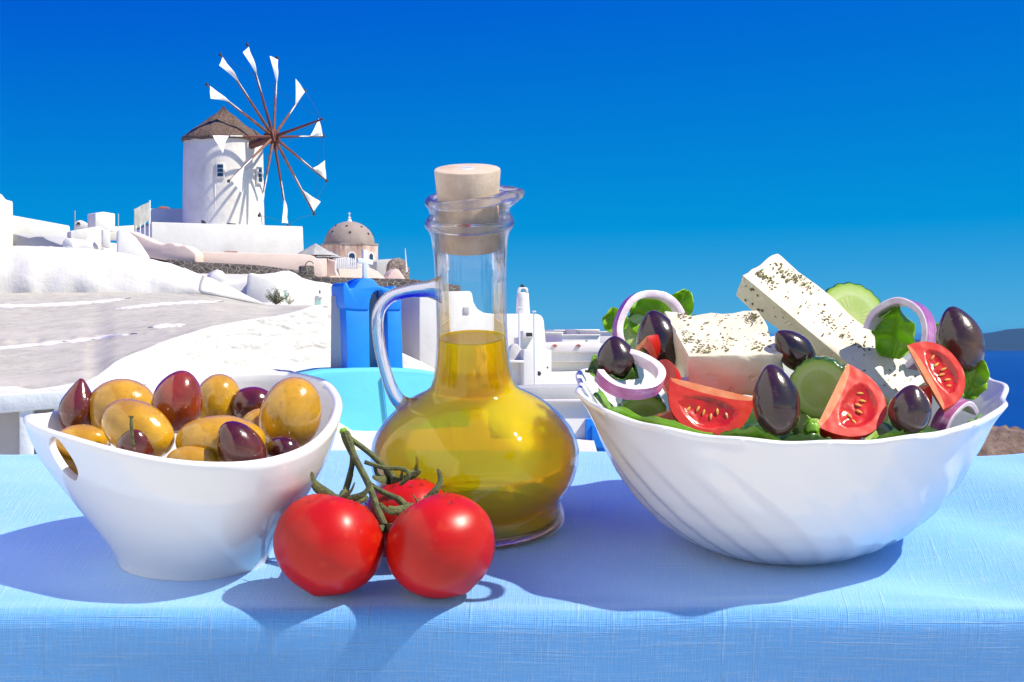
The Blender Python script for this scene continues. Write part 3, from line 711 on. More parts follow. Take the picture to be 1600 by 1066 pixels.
# ---- middle: white walls behind the bottle, right-hand houses
block('house', 'plain white house wall right of the blue bell tower', 'house', [(612, 492), (650, 483), (720, 480), (720, 560), (612, 560)], 98, 6, 14, m_warm, .06)
block('stair_wall', 'white sloping stair wall behind the bottle handle', 'wall', [(620, 548), (630, 552), (660, 566), (700, 588), (720, 600), (720, 640), (620, 640)], 88, .8, 12, m_white2, .12)
house('house', 'white stepped house seen through the glass bottle neck', 'house', W(760, 640, 92), [
    ('wall', m_white, prism([(655, 456), (735, 455), (738, 459), (740, 472), (746, 483), (756, 489), (770, 490.5), (838, 490.5), (846, 493), (850, 500), (854, 545), (854, 650), (655, 650)], 92, 6, 14, 770, .12)),
    ('lattice_window', m_greyw, prism(rect(724, 480, 733, 491), 91.7, .15, 14, None, .02)),
    ('step_block', m_white, prism(rect(812, 527, 850, 650), 90.5, 1.0, 14, None, .06)),
    ('small_window', m_white, prism(rect(817, 517, 836, 528), 90.2, .6, 14, None, .04)),
    ('pane', m_hole, prism(rect(823, 520, 832, 526), 89.9, .1, 14, None, .0), 3),  # dark plate paints the shade in the opening, no glass
    ('side_vault', m_white2, prism(arch(795, 816, 537, 650, 556), 89.5, 1.2, 4, None, .15)),
    ('ledge', m_white, prism(rect(793, 563, 820, 567), 89.0, .6, 14, None, .03)),
    ('lower_wall', m_white, prism([(818, 546), (862, 547), (862, 650), (818, 650)], 89.2, 1.0, 14, None, .05)),
    ('round_vent', m_hole, prism([(841, 580), (845, 581), (846, 585), (843, 588), (840.5, 586)], 88.6, .1, 14, None, .02)),  # vents are dark plates, hole shade painted on
    ('round_vent', m_hole, prism([(855, 573), (857, 573), (857, 576), (855, 576)], 88.5, .1, 14, None, .02))])
t = thing('bell_chimney', 'tapered beige chimney with arched top right of the bottle neck', 'chimney', W(817, 491, 94)); s = 94 / F
part('stack', lathe([(11 * s, -.3), (11.2 * s, 0), (10.4 * s, 12 * s), (9.6 * s, 24 * s), (9.0 * s, 32 * s), (7.5 * s, 34 * s)], 24), m_warm, t, Matrix.Translation(W(817, 491, 94)))
part('arched_cap', prism([(809.5, 458), (810, 451), (812, 449), (823, 449), (825, 451), (825.5, 458), (822, 458), (821.5, 454), (819.5, 451.6), (815.5, 451.6), (813.5, 454), (813, 458)], 93.8, .35, 8, None, .02), m_warm, t)
part('pot', lathe([(.07, 0), (.08, .08), (.05, .12)], 10), m_dkmetal, t, Matrix.Translation(W(816, 449, 93.9)))
for x, y0, y1, lab, cap in ((811.5, 481, 542, 'thin pale post left of the white lamp post', 0), (834.5, 487, 626, 'tall white lamp post with flat cap right of the bottle', 1)):
    tt = thing('post', lab, 'post', W(x, y1, 88)); part('shaft', tube([W(x + 1.5 * cap, y1, 88), W(x, y0, 88)], .035, 8), m_paintw, tt)
    part('cap', box(.16, .16, .06, (0, 0, 0), .02), m_paintw, tt, Matrix.Translation(W(x, y0, 88)))
house('house', 'white house with drain holes and mint shutters left of the salad bowl', 'house', W(905, 605, 100), [
    ('parapet', m_warm, prism([(852, 537), (925, 534), (945, 538), (990, 538), (990, 552), (852, 550)], 99, 5, 10, 900, .05)),
    ('wall', m_white, prism(rect(856, 546, 1000, 625), 99.6, 5, 10, 900, .05)),
    ('band', m_white2, prism(rect(861, 547.5, 990, 566), 99.2, .4, 10, 900, .04)),
    ('drain_hole', m_terr, prism([(864, 539), (868, 538), (871, 541), (867, 543)], 98.9, .1, 10, 900, 0)), ('drain_hole', m_terr, prism([(901, 539), (905, 538), (908, 541), (904, 543)], 98.9, .1, 10, 900, 0)),
    ('door', m_white2, prism(rect(862, 581, 897, 604), 99.2, .3, 10, 900, .03)),
    ('shutter', m_mint, prism(rect(864, 584, 876, 603), 98.8, .12, 10, 900, .02), 5), ('shutter', m_mint, prism(rect(877, 584, 888.5, 603), 98.8, .12, 10, 900, .02), 5)])
for i, (x0, x1, y0, y1, Yd, lab) in enumerate(((848, 880, 519, 548, 118, 'far small white house nearest the lamp post'), (866, 888, 516, 540, 126, 'far small flat-roofed white house in the middle of the row'),
        (878, 938, 523, 548, 114, 'far long low white house in front of the row'), (899, 937, 515, 540, 124, 'far white house with small dark window near the onion ring'), (936, 985, 518, 548, 120, 'far beige house just left of the salad onion ring'))):
    house('house', lab, 'house', W((x0 + x1) / 2, y1, Yd), [('wall', m_warm if i == 4 else m_white, prism(rect(x0, y0 + 1, x1, y1), Yd, 5, 12, None, .05)), ('roof_edge', m_white, prism(rect(x0 - .5, y0 - .3, x1 + .5, y0 + 1.6), Yd - .1, 5.2, 12, None, .04)),
        ('window', m_pane, prism(rect(x0 + (x1 - x0) * .62, y0 + 9 - (i == 3) * -3, x0 + (x1 - x0) * .62 + 3, y0 + 14), Yd - .04 if i != 3 else Yd - .04, .1, 12, (x0 + x1) / 2, .01))], 'small houses along the skyline')
house('house', 'near white house with grey ramp roof and bright blue door', 'house', W(900, 740, 74), [
    ('wall', m_white, prism([(838, 627), (1040, 626), (1040, 800), (790, 800), (800, 640)], 74, 8, 6, 900, .04)),
    ('ramp_roof', m_greyw, prism([(812, 606), (845, 604), (1000, 602), (1010, 627), (842, 627)], 75.5, 3, 6, 900, .05)),
    ('roof_lip', m_warm, prism([(838, 625), (1030, 624), (1030, 628), (838, 629)], 73.8, .6, 6, 900, .02)),
    ('door', m_blue, prism(rect(916, 655, 962, 760), 73.75, .3, 6, 900, .02)),
    ('door_panel', m_blue, prism(rect(925, 664, 953, 700), 73.62, .14, 6, 900, .03), 3)])
# ---- air over the caldera
hz = box(90000, 90000, 140, (0, 44000, SEA_Z - 1.5 + 70))
t = NT_('thin_haze'); hv = t.N('VolumePrincipled', {'Color': (0.15, 0.55, 1.0), 'Density': 0.000022, 'Anisotropy': 0.3})
t.t.links.new(hv.outputs[0], t.out.inputs['Volume'])
HAZE = (hz, t.m)

hz_o = solo('haze', HAZE[0], HAZE[1], None, None, Vector((0, 0, 0)), I4, smooth=False, kind='stuff')
# ================================================================ foreground materials
def cloth_mat():
    t = NT_('blue_linen_cloth')
    uv = t.co('UV')
    def st(sx, sy, det=2, rough=.5):
        m = t.N('Mapping'); t.t.links.new(uv, m.inputs[0]); m.inputs['Scale'].default_value = (sx, sy, 1)
        return t.noise(1.0, det, rough, vec=m.outputs[0])
    def wave(ax):
        m = t.N('Mapping'); t.t.links.new(uv, m.inputs[0]); m.inputs['Scale'].default_value = (1, 1, 1)
        w = t.N('TexWave', {'Scale': 300.0, 'Distortion': 1.2, 'Detail': 1.0, 'Detail Scale': 0.4}, bands_direction=ax); t.set(w, 'Vector', m.outputs[0]); return w.outputs[1]
    wa, wb = wave('X'), wave('Y')
    weave = t.math('MAXIMUM', t.math('MULTIPLY', wa, st(400, 400, 1)), t.math('MULTIPLY', wb, st(401, 399, 1)))
    s1 = st(950, 45, 3, .6); s2 = st(40, 950, 3, .6); s3 = st(560, 13, 2); s4 = st(11, 560, 2)
    sl = t.math('ADD', t.ramp(s1, [(.5, (0, 0, 0)), (.72, (1, 1, 1))]), t.ramp(s2, [(.5, (0, 0, 0)), (.72, (1, 1, 1))]))
    sl2 = t.math('ADD', t.ramp(s3, [(.62, (0, 0, 0)), (.72, (1, 1, 1))]), t.ramp(s4, [(.62, (0, 0, 0)), (.72, (1, 1, 1))]))
    h = t.math('ADD', t.math('MULTIPLY', weave, .55), t.math('ADD', t.math('MULTIPLY', sl, .6), t.math('MULTIPLY', sl2, .9)))
    base = t.mix(t.math('MULTIPLY', t.math('ADD', sl, sl2), .38, clamp=True), (0.065, 0.295, 0.69), (0.24, 0.45, 0.78))
    base = t.mix(t.math('MULTIPLY', weave, .35), base, (0.045, 0.235, 0.56))
    b = t.bsdf(Base_Color=base, Roughness=0.5, Specular_IOR_Level=0.5, Normal=t.bump(h, 0.7, 0.0009))
    sh = t.N('BsdfSheen', {'Color': (.9, .94, 1.0), 'Roughness': .5}); ad = t.N('AddShader'); t.set(ad, 0, b.outputs[0]); t.set(ad, 1, sh.outputs[0])
    return t.done(ad)
m_cloth = cloth_mat()
def glaze(name, c, sss=.0, rough=.12, wav=0.0):
    t = NT_(name)
    b = t.bsdf(Base_Color=c, Roughness=rough, IOR=1.5, Coat_Weight=.4, Coat_Roughness=.04)
    n = t.noise(18.0, 3); t.set(b, 'Normal', t.bump(n, .04, .01)); return t.done(b)
m_porc = glaze('white_porcelain', (0.80, 0.795, 0.80))
m_opal = glaze('white_opal_glass', (0.80, 0.805, 0.82), rough=.1)
def fruit(name, c1, c2, scale, rough=.18, sss=.15, rad=(.01, .004, .001), coat=.5, bump=.06, bs=220, spots=None, lo=.35, hi=.68, spec=.5):
    t = NT_(name); rn = t.N('ObjectInfo').outputs['Random']
    off = t.N('VectorMath', operation='ADD'); t.set(off, 0, t.co()); cmb = t.N('CombineXYZ', {0: rn, 1: t.math('MULTIPLY', rn, 3.7), 2: rn}); t.set(off, 1, cmb.outputs[0])
    n = t.noise(scale, 5, .6, vec=off.outputs[0])
    col = t.ramp(n, [(lo, c2), (hi, c1)])
    fine = t.noise(bs * 2.2, 3, vec=off.outputs[0])
    if spots: col = t.mix(t.math('MULTIPLY', t.ramp(fine, [(.60, (0, 0, 0)), (.68, (1, 1, 1))]), .5), col, spots)
    b = t.bsdf(Base_Color=col, Roughness=rough, Specular_IOR_Level=spec, Coat_Weight=coat, Coat_Roughness=.06, Subsurface_Weight=sss, Subsurface_Scale=1.0, Subsurface_Radius=rad)
    h = t.math('ADD', t.noise(bs, 4, vec=off.outputs[0]), t.math('MULTIPLY', n, 2.0))
    t.set(b, 'Normal', t.bump(h, bump, .002)); return t.done(b)
m_tom = fruit('tomato_skin', (0.50, 0.008, 0.003), (0.36, 0.004, 0.002), 25, .34, .06, (.008, .002, .001), .16, .03, 60, (.50, .03, .006), spec=.28)
m_gold = fruit('golden_olive_skin', (0.60, 0.32, 0.010), (0.38, 0.19, 0.008), 60, .2, .25, (.008, .004, .001), .7, .12, 200, (0.30, 0.13, 0.015))
m_redol = fruit('red_brown_olive_skin', (0.33, 0.045, 0.010), (0.16, 0.018, 0.007), 60, .2, .15, (.006, .002, .001), .7, .1, 200, (.32, .06, .02))
m_purol = fruit('purple_olive_skin', (0.13, 0.018, 0.010), (0.045, 0.007, 0.006), 55, .18, .08, (.004, .001, .001), .7, .1, 220, (.14, .03, .03))
m_kal = fruit('kalamata_olive_skin', (0.050, 0.018, 0.018), (0.014, 0.006, 0.008), 45, .24, .05, (.003, .001, .001), .6, .12, 160, (.09, .04, .035))
m_kal2 = fruit('brown_kalamata_skin', (0.085, 0.035, 0.022), (0.022, 0.010, 0.010), 40, .26, .05, (.003, .001, .001), .5, .12, 160, (.13, .07, .05))
m_vine = simple('green_vine', (0.13, 0.15, 0.045), (0.055, 0.055, 0.02), 160, .75, .8, 700, .0012, Subsurface_Weight=.1, Subsurface_Radius=(.002, .003, .001))
m_cork = None
def corkm():
    t = NT_('pale_cork'); n = t.noise(90, 5, .6); f = t.noise(500, 3, .6)
    col = t.ramp(n, [(.3, (.46, .34, .26)), (.55, (.56, .44, .35)), (.8, (.63, .52, .43))])
    col = t.mix(t.math('MULTIPLY', t.ramp(f, [(.62, (0, 0, 0)), (.7, (1, 1, 1))]), .5), col, (.36, .2, .11))
    return t.done(t.bsdf(Base_Color=col, Roughness=.75, Subsurface_Weight=.1, Subsurface_Radius=(.004, .002, .001), Normal=t.bump(t.math('ADD', n, f), .25, .001)))
m_cork = corkm()
def thin_glass():
    t = NT_('clear_bottle_glass')
    fr = t.N('Fresnel', {'IOR': 1.52}); lw = t.N('LayerWeight', {'Blend': 0.32})
    edge = t.ramp(lw.outputs['Facing'], [(.0, (.985, .985, .99)), (.72, (.95, .95, .97)), (.93, (.80, .79, .84)), (1.0, (.58, .56, .63))])
    bn = t.bump(t.noise(55, 3, .5), .12, .002); t.set(fr, 'Normal', bn)
    tr = t.N('BsdfTransparent', {'Color': edge}); gl = t.N('BsdfGlossy', {'Roughness': .03, 'Color': (1, 1, 1), 'Normal': bn})
    mx = t.N('MixShader'); t.set(mx, 0, t.math('MULTIPLY', fr.outputs[0], .8)); t.set(mx, 1, tr.outputs[0]); t.set(mx, 2, gl.outputs[0])
    return t.done(mx)
m_thin = thin_glass()
def solid_glass():
    t = NT_('solid_clear_glass')
    g = t.N('BsdfGlass', {'IOR': 1.5, 'Roughness': 0.0, 'Color': (.97, .97, .985)}); tr = t.N('BsdfTransparent', {'Color': (.97, .97, .98)})
    mx = t.N('MixShader'); t.set(mx, 0, .18); t.set(mx, 1, g.outputs[0]); t.set(mx, 2, tr.outputs[0]); return t.done(mx)
m_glass = solid_glass()
def oilm():
    t = NT_('golden_olive_oil')
    ref = t.N('BsdfRefraction', {'IOR': 1.42, 'Roughness': .0, 'Color': (1.0, .52, .004)})
    tr = t.N('BsdfTransparent', {'Color': (1.0, .52, .004)})
    ss = t.bsdf(Base_Color=(1.0, .66, .003), Roughness=.3, Specular_IOR_Level=.0, Subsurface_Weight=1.0, Subsurface_Scale=1.0, Subsurface_Radius=(.03, .026, .002))
    gl = t.N('BsdfGlossy', {'Roughness': .04}); fr = t.N('Fresnel', {'IOR': 1.18})
    a = t.N('MixShader', {0: .5}); t.set(a, 1, ref.outputs[0]); t.set(a, 2, tr.outputs[0])
    b = t.N('MixShader', {0: .44}); t.set(b, 1, a.outputs[0]); t.set(b, 2, ss.outputs[0])
    e = t.N('MixShader'); t.set(e, 0, fr.outputs[0]); t.set(e, 1, b.outputs[0]); t.set(e, 2, gl.outputs[0])
    clear = t.N('BsdfTransparent'); q = t.N('MixShader'); t.set(q, 0, t.N('NewGeometry').outputs['Backfacing']); t.set(q, 1, e.outputs[0]); t.set(q, 2, clear.outputs[0])   # tinted once, on the way in
    return t.done(q)
m_oil = oilm()
m_water = NT_('water_drop'); m_water = m_water.done(m_water.N('BsdfGlass', {'IOR': 1.33, 'Roughness': 0.0}))
def flesh_mat():                             # cut tomato: pale rib, red flesh
    t = NT_('tomato_flesh'); n = t.noise(160, 4); n2 = t.noise(60, 3)
    col = t.ramp(t.math('ADD', t.math('MULTIPLY', n, .5), t.math('MULTIPLY', n2, .5)), [(.35, (.52, .020, .006)), (.55, (.58, .032, .009)), (.75, (.62, .06, .018))])
    return t.done(t.bsdf(Base_Color=col, Roughness=.38, Coat_Weight=.3, Coat_Roughness=.12, Subsurface_Weight=.25, Subsurface_Radius=(.01, .003, .001), Normal=t.bump(n, .05, .0006)))
m_flesh = flesh_mat()
m_gel = simple('tomato_jelly', (.56, .022, .006), (.40, .012, .004), 90, .22, .3, 120, .0012, Coat_Weight=.3, Coat_Roughness=.08, Subsurface_Weight=.3, Subsurface_Radius=(.01, .003, .001))
m_rib = simple('tomato_core', (.70, .30, .14), (.64, .16, .06), 120, .3, .2, 200, .001)
m_seed = simple('tomato_seed', (.75, .45, .10), (.62, .30, .06), 200, .3)
def feta_mat():
    t = NT_('feta_cheese'); n = t.noise(70, 6, .65); f = t.noise(420, 4, .6)
    col = t.ramp(n, [(.3, (.66, .56, .40)), (.6, (.76, .68, .53))])
    pits = t.ramp(t.noise(150, 2), [(.26, (0, 0, 0)), (.36, (1, 1, 1))])
    h = t.math('ADD', t.math('ADD', n, t.math('MULTIPLY', f, .3)), t.math('MULTIPLY', pits, .8))
    return t.done(t.bsdf(Base_Color=col, Roughness=.42, Subsurface_Weight=.25, Subsurface_Radius=(.006, .005, .003), Normal=t.bump(h, .45, .0016)))
m_feta = feta_mat()
m_herb = simple('dried_oregano', (.21, .19, .07), (.10, .085, .035), 300, .8)
def cuke_face():
    t = NT_('cucumber_flesh')
    sep = t.N('SeparateXYZ'); t.set(sep, 0, t.co())
    r = t.math('SQRT', t.math('ADD', t.math('POWER', sep.outputs[0], 2.0), t.math('POWER', sep.outputs[1], 2.0)))
    an = t.math('ARCTAN2', sep.outputs[1], sep.outputs[0])
    petals = t.math('ADD', t.math('MULTIPLY', t.math('COSINE', t.math('MULTIPLY', an, 3.0)), .5), .5)
    seeds = t.math('ADD', t.math('MULTIPLY', t.math('COSINE', t.math('MULTIPLY', an, 24.0)), .5), .5)
    rr = t.math('DIVIDE', r, .0188)
    col = t.ramp(rr, [(0, (.64, .72, .34)), (.35, (.52, .66, .20)), (.58, (.54, .68, .22)), (.66, (.68, .78, .38)), (.88, (.50, .68, .17)), (.97, (.20, .42, .04)), (1.0, (.06, .16, .02))])
    sd = t.math('MULTIPLY', t.math('MULTIPLY', seeds, petals), t.math('MULTIPLY', t.ramp(rr, [(.22, (0, 0, 0)), (.36, (1, 1, 1)), (.52, (1, 1, 1)), (.6, (0, 0, 0))]), .55))
    col = t.mix(sd, col, (.72, .70, .46))
    b = t.bsdf(Base_Color=col, Roughness=.25, Coat_Weight=.4, Subsurface_Weight=.35, Subsurface_Radius=(.006, .01, .003), Normal=t.bump(t.math('ADD', sd, t.noise(300, 3)), .25, .001))
    tl = t.N('BsdfTranslucent', {'Color': col}); mx = t.N('MixShader', {0: .3}); t.set(mx, 1, b.outputs[0]); t.set(mx, 2, tl.outputs[0])
    return t.done(mx)
m_cface = cuke_face()
m_cskin = simple('cucumber_skin', (.045, .13, .012), (.012, .05, .005), 140, .25, .3, 300, .001, Coat_Weight=.5)
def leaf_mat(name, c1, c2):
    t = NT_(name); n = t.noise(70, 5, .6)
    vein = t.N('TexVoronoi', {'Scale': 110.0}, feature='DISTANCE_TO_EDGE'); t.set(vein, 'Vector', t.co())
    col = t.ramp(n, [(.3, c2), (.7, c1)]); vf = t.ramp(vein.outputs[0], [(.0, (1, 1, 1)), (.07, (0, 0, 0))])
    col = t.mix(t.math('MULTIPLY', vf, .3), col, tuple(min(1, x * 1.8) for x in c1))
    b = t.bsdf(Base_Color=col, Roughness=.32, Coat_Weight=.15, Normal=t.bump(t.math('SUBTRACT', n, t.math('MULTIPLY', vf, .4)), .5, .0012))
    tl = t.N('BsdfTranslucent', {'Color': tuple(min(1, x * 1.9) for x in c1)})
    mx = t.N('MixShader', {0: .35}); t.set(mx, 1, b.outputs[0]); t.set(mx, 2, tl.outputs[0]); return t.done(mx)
m_leaf = leaf_mat('fresh_lettuce', (.26, .46, .04), (.15, .33, .02))
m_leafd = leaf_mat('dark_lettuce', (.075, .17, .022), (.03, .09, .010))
m_onion_out = None
def onion_out():
    t = NT_('red_onion_skin'); s = t.noise(1.0, 4, .6, vec=t.scaled((60, 60, 420))); s2 = t.noise(90, 4)
    col = t.ramp(t.math('ADD', t.math('MULTIPLY', s, .55), t.math('MULTIPLY', s2, .45)), [(.32, (.26, .05, .18)), (.52, (.42, .14, .34)), (.72, (.64, .40, .58))])
    return t.done(t.bsdf(Base_Color=col, Roughness=.25, Coat_Weight=.5, Subsurface_Weight=.2, Subsurface_Radius=(.005, .002, .004), Normal=t.bump(s, .15, .0008)))
m_onion_out = onion_out()
m_onion_in = simple('onion_flesh', (.80, .74, .77), (.68, .52, .63), 150, .3, .25, 350, .0008, Subsurface_Weight=.3, Subsurface_Radius=(.006, .004, .005))

# ================================================================ tablecloth
VB, VF = MTI @ TP(800, 701, 0), MTI @ TP(800, 957, 0)
vb, vf = VB.y, VF.y
cp = [(vb + .002, -.30), (vb + .002, -.02)] + [(vb - .005 + .007 * math.cos(R(a)), -.007 + .007 * math.sin(R(a))) for a in (0, 30, 60)]
nT = 60; cp += [(vb - .005 + (vf + .008 - vb + .005) * k / nT, 0) for k in range(nT + 1)]
cp += [(vf + .008 - .009 * math.sin(R(a)), -.009 + .009 * math.cos(R(a))) for a in (15, 30, 45, 60, 75, 90)]
cp += [(vf - .001 - .004 * k / 24, -.009 - .30 * k / 24) for k in range(1, 25)]
s_len = [0]
for (a, b), (c, d) in zip(cp, cp[1:]): s_len.append(s_len[-1] + math.hypot(c - a, d - b))
mb = MB(); nu = 220
for i in range(nu + 1):
    u = -.9 + 1.8 * i / nu
    for (v, w), s in zip(cp, s_len):
        drop = max(0, -.012 - w)
        dv = (.010 * drop / .3) * math.sin(u * 21 + 1.3) + (.02 * drop / .3) * noise.noise(Vector((u * 5, 0, 0)))
        dw = .0009 * noise.noise(Vector((u * 7, v * 9, 2))) + .0005 * noise.noise(Vector((u * 25, v * 30, 5)))
        if v < vf + .02: dw += .0012 * noise.noise(Vector((u * 11, 0, 9)))
        dw += (.0030 * sstep(.12, .26, u) + .0022 * sstep(.14, .28, -u)) * math.sin(u * 34 + v * 46 + 1.0) * (1 if w > -.005 else 0) * sstep(vf, vf + .03, v)
        mb.v.append(Vector((u, v - dv * (1 if v < 0 else -1), w + dw)))
    
nc = len(cp)
for i in range(nu):
    for j in range(nc - 1): mb.f.append((i * nc + j, i * nc + j + 1, (i + 1) * nc + j + 1, (i + 1) * nc + j))
mb.m = [0] * len(mb.f); mb.uv = [(-.9 + 1.8 * (k // nc) / nu + .03 * s_len[k % nc], s_len[k % nc]) for k in range(len(mb.v))]
solo('tablecloth', mb, m_cloth, 'blue woven linen tablecloth over the table under all the food', 'tablecloth', MT, angle=180)

# ================================================================ olive bowl
ob = MTI @ TP(303, 872, 0); obu, obv = ob.x, ob.y
XB = MT @ Matrix.Translation((obu, obv, 0))
rp = [(35, 655, .004), (62, 673, -.018), (110, 689, -.036), (170, 706, -.052), (240, 721, -.064), (310, 729, -.070), (380, 729, -.070), (440, 719, -.062), (488, 700, -.047), (520, 672, -.026), (535, 640, -.002), (531, 617, .020), (512, 598, .041), (470, 587, .058), (415, 584, .067), (350, 588, .068), (280, 600, .063), (200, 618, .052), (130, 637, .036), (70, 650, .018)]
rim = [tl_px(x, y, obv + dv) - Vector((obu, obv, 0)) for x, y, dv in rp]
rim = spline(rim, 6, True); nr = len(rim)
gprof = [(0, 0), (.04, .015), (.12, .10), (.25, .27), (.40, .47), (.55, .65), (.72, .835), (.88, .94), (1, 1)]
brad = 118 / F * (MT @ ob).y
def bowl_pt(i, tt, inner=0.0):
    p = rim[i % nr]; a = math.atan2(p.y, p.x); b = Vector((math.cos(a) * brad, math.sin(a) * brad * .93, 0))
    g = interp(gprof, tt); h = Vector((p.x, p.y, 0)); q = b.lerp(h, g); q.z = p.z * tt
    if inner:
        d = Vector((q.x, q.y, 0)); L = d.length; q -= d / L * inner
        q.z = q.z * (1 - .006 / p.z) + .006 if tt < 1 else q.z
    return q
mb = MB(); NTt = 22
rings = []
for k in range(NTt + 1): rings.append([bowl_pt(i, k / NTt) for i in range(nr)])
lip = [bowl_pt(i, 1) for i in range(nr)]
for f_, dz in ((.0008, .0013), (.0024, .0019), (.0040, .0012)):
    rings.append([p - Vector((p.x, p.y, 0)).normalized() * f_ + Vector((0, 0, dz)) for p in lip])
for k in range(NTt, -1, -1): rings.append([bowl_pt(i, k / NTt, .0048) for i in range(nr)])
for r_ in rings: mb.v += r_
for k in range(len(rings) - 1):
    for i in range(nr): mb.f.append((k * nr + i, k * nr + (i + 1) % nr, (k + 1) * nr + (i + 1) % nr, (k + 1) * nr + i))
mb.f.append(tuple(range(nr))[::-1]); mb.f.append(tuple((len(rings) - 1) * nr + i for i in range(nr))); mb.m = [0] * len(mb.f)
bowl = thing('olive_bowl', 'white porcelain boat-shaped bowl with slot handle, full of olives', 'bowl', XB)
bo = part('bowl_body', mb, m_porc, bowl, XB, angle=60)
# slot handle cut through the left wall
hp = tl_px(95, 722, obv - .022) - Vector((obu, obv, 0)); hq = tl_px(74, 703, obv - .022) - Vector((obu, obv, 0)); hr = tl_px(117, 743, obv - .022) - Vector((obu, obv, 0))
def cutter(px, py, lx, ly, ang, v):
    c = tl_px(px, py, v) - Vector((obu, obv, 0)); bm = bmesh.new()
    pts = []
    for k in range(32):
        a = 2 * math.pi * k / 32; x = lx * math.copysign(abs(math.cos(a)) ** .8, math.cos(a)); y = ly * math.copysign(abs(math.sin(a)) ** .8, math.sin(a))
        pts.append((x * math.cos(ang) - y * math.sin(ang), x * math.sin(ang) + y * math.cos(ang)))
    me = bpy.data.meshes.new('slot'); n = len(pts)
    d = Vector((.55, 1, 0)).normalized()
    vs = [c + Vector((x, 0, y)) + d * s for s in (-.06, .045) for x, y in pts]
    me.from_pydata(vs, [], [tuple(range(n))[::-1], tuple(range(n, 2 * n))] + [(i, (i + 1) % n, n + (i + 1) % n, n + i) for i in range(n)])
    bm.from_mesh(me); bmesh.ops.recalc_face_normals(bm, faces=bm.faces); bm.to_mesh(me); bm.free()
    return bpy.data.objects.new('slot', me)
cut = cutter(94, 719, .0125, .0075, R(-44), obv - .03); C.objects.link(cut); cut.matrix_world = XB
bpy.context.view_layer.update()
md = bo.modifiers.new('slot', 'BOOLEAN'); md.operation = 'DIFFERENCE'; md.object = cut; md.solver = 'EXACT'
bpy.context.view_layer.update()
dg = bpy.context.evaluated_depsgraph_get(); nm = bpy.data.meshes.new_from_object(bo.evaluated_get(dg)); bo.modifiers.clear(); bo.data = nm
bpy.data.objects.remove(cut)
bm = bmesh.new(); bm.from_mesh(nm)
es = [e for e in bm.edges if e.is_manifold and e.calc_face_angle(0) > R(50) and e.calc_length() < .004 and (e.verts[0].co.x < -.045)]
try: bmesh.ops.bevel(bm, geom=es, offset=.0012, segments=3, profile=.5, affect='EDGES', clamp_overlap=True)
except Exception: pass
for f in bm.faces: f.smooth = True
bm.to_mesh(nm); bm.free(); nm.set_sharp_from_angle(angle=R(70))

def olive_mesh(L, Wd, tip=.0, seed=0, flat=0.0, seg=28, rings=22):
    mb = MB(); off = Vector((seed * 3.1, seed * 1.7, 0))
    for i in range(rings + 1):
        th = math.pi * i / rings; z = math.cos(th); r = math.sin(th) ** .92
        zz = z * L / 2
        if tip and z > 0:                                        # pointed stalk end
            r *= 1 - .42 * tip * z ** 2; zz += L * .10 * tip * z ** 5
        r *= 1 - .05 * z
        for j in range(seg):
            a = 2 * math.pi * j / seg; d = Vector((math.cos(a) * r * Wd / 2, math.sin(a) * r * Wd / 2 * (1 - flat), zz))
            k = 1 + .035 * noise.noise(Vector((d.x, d.y, d.z)) * (2.2 / Wd) + off)
            if tip: k -= .05 * math.exp(-((a - 2) / .35) ** 2) * r
            mb.v.append(Vector((d.x * k, d.y * k, d.z)))
    for i in range(rings):
        for j in range(seg):
            q = (j + 1) % seg; mb.f.append((i * seg + j, (i + 1) * seg + j, (i + 1) * seg + q, i * seg + q))
    mb.m = [0] * len(mb.f); return mb
OL = [  # px, py, Y, length, width, direction, kind, tip, label
 (190, 638, 1.150, 108, 92, (1, .18, .1), 'g', 0, 'golden olive at back left, right of the pointed dark purple olive'),
 (216, 671, 1.102, 124, 86, (.86, -.42, .25), 'g', 0, 'golden olive just behind the stemmed purple olive at the front rim'),
 (341, 630, 1.160, 92, 74, (.15, 1, .2), 'g', 0, 'golden olive behind, right of the upright red-brown olive'),
 (345, 690, 1.096, 142, 82, (1, .02, .05), 'g', 0, 'bright golden olive lying level in the middle of the olive bowl'),
 (454, 647, 1.112, 118, 96, (.32, .94, .1), 'g', 0, 'largest golden olive standing against the right rim of the bowl'),
 (128, 690, 1.124, 84, 54, (1, .05, .1), 'g', 0, 'golden olive low behind the left front rim of the bowl'),
 (300, 722, 1.083, 84, 50, (1, .03, .1), 'g', 0, 'golden olive peeking over the front rim of the olive bowl'),
 (104, 724, 1.132, 66, 46, (.85, -.5, .1), 'g', 0, 'golden olive seen through the slot handle of the bowl'),
 (402, 676, 1.130, 78, 64, (.4, .9, .1), 'g', 0, 'golden olive mostly hidden left of the largest golden olive'),
 (122, 640, 1.148, 82, 60, (.12, 1, .05), 'p', 1.0, 'dark purple pointed olive at the far left of the bowl'),
 (277, 629, 1.122, 98, 80, (.28, .95, .15), 'r', .25, 'upright red-brown olive at the top of the olive pile'),
 (394, 633, 1.155, 72, 58, (1, .1, 0), 'p', 0, 'dark purple olive at back between two golden olives'),
 (377, 702, 1.081, 96, 70, (-.5, .82, .3), 'p', .2, 'tilted purple-brown olive at the front rim of the bowl'),
 (443, 706, 1.096, 68, 54, (.35, .25, .9), 'p', 0, 'small dark olive shown end-on beside the tilted purple olive'),
 (213, 700, 1.095, 70, 62, (.05, .75, .6), 'p', .2, 'dark purple olive with a short stem at the front rim'),
]
MK = {'g': m_gold, 'r': m_redol, 'p': m_purol}
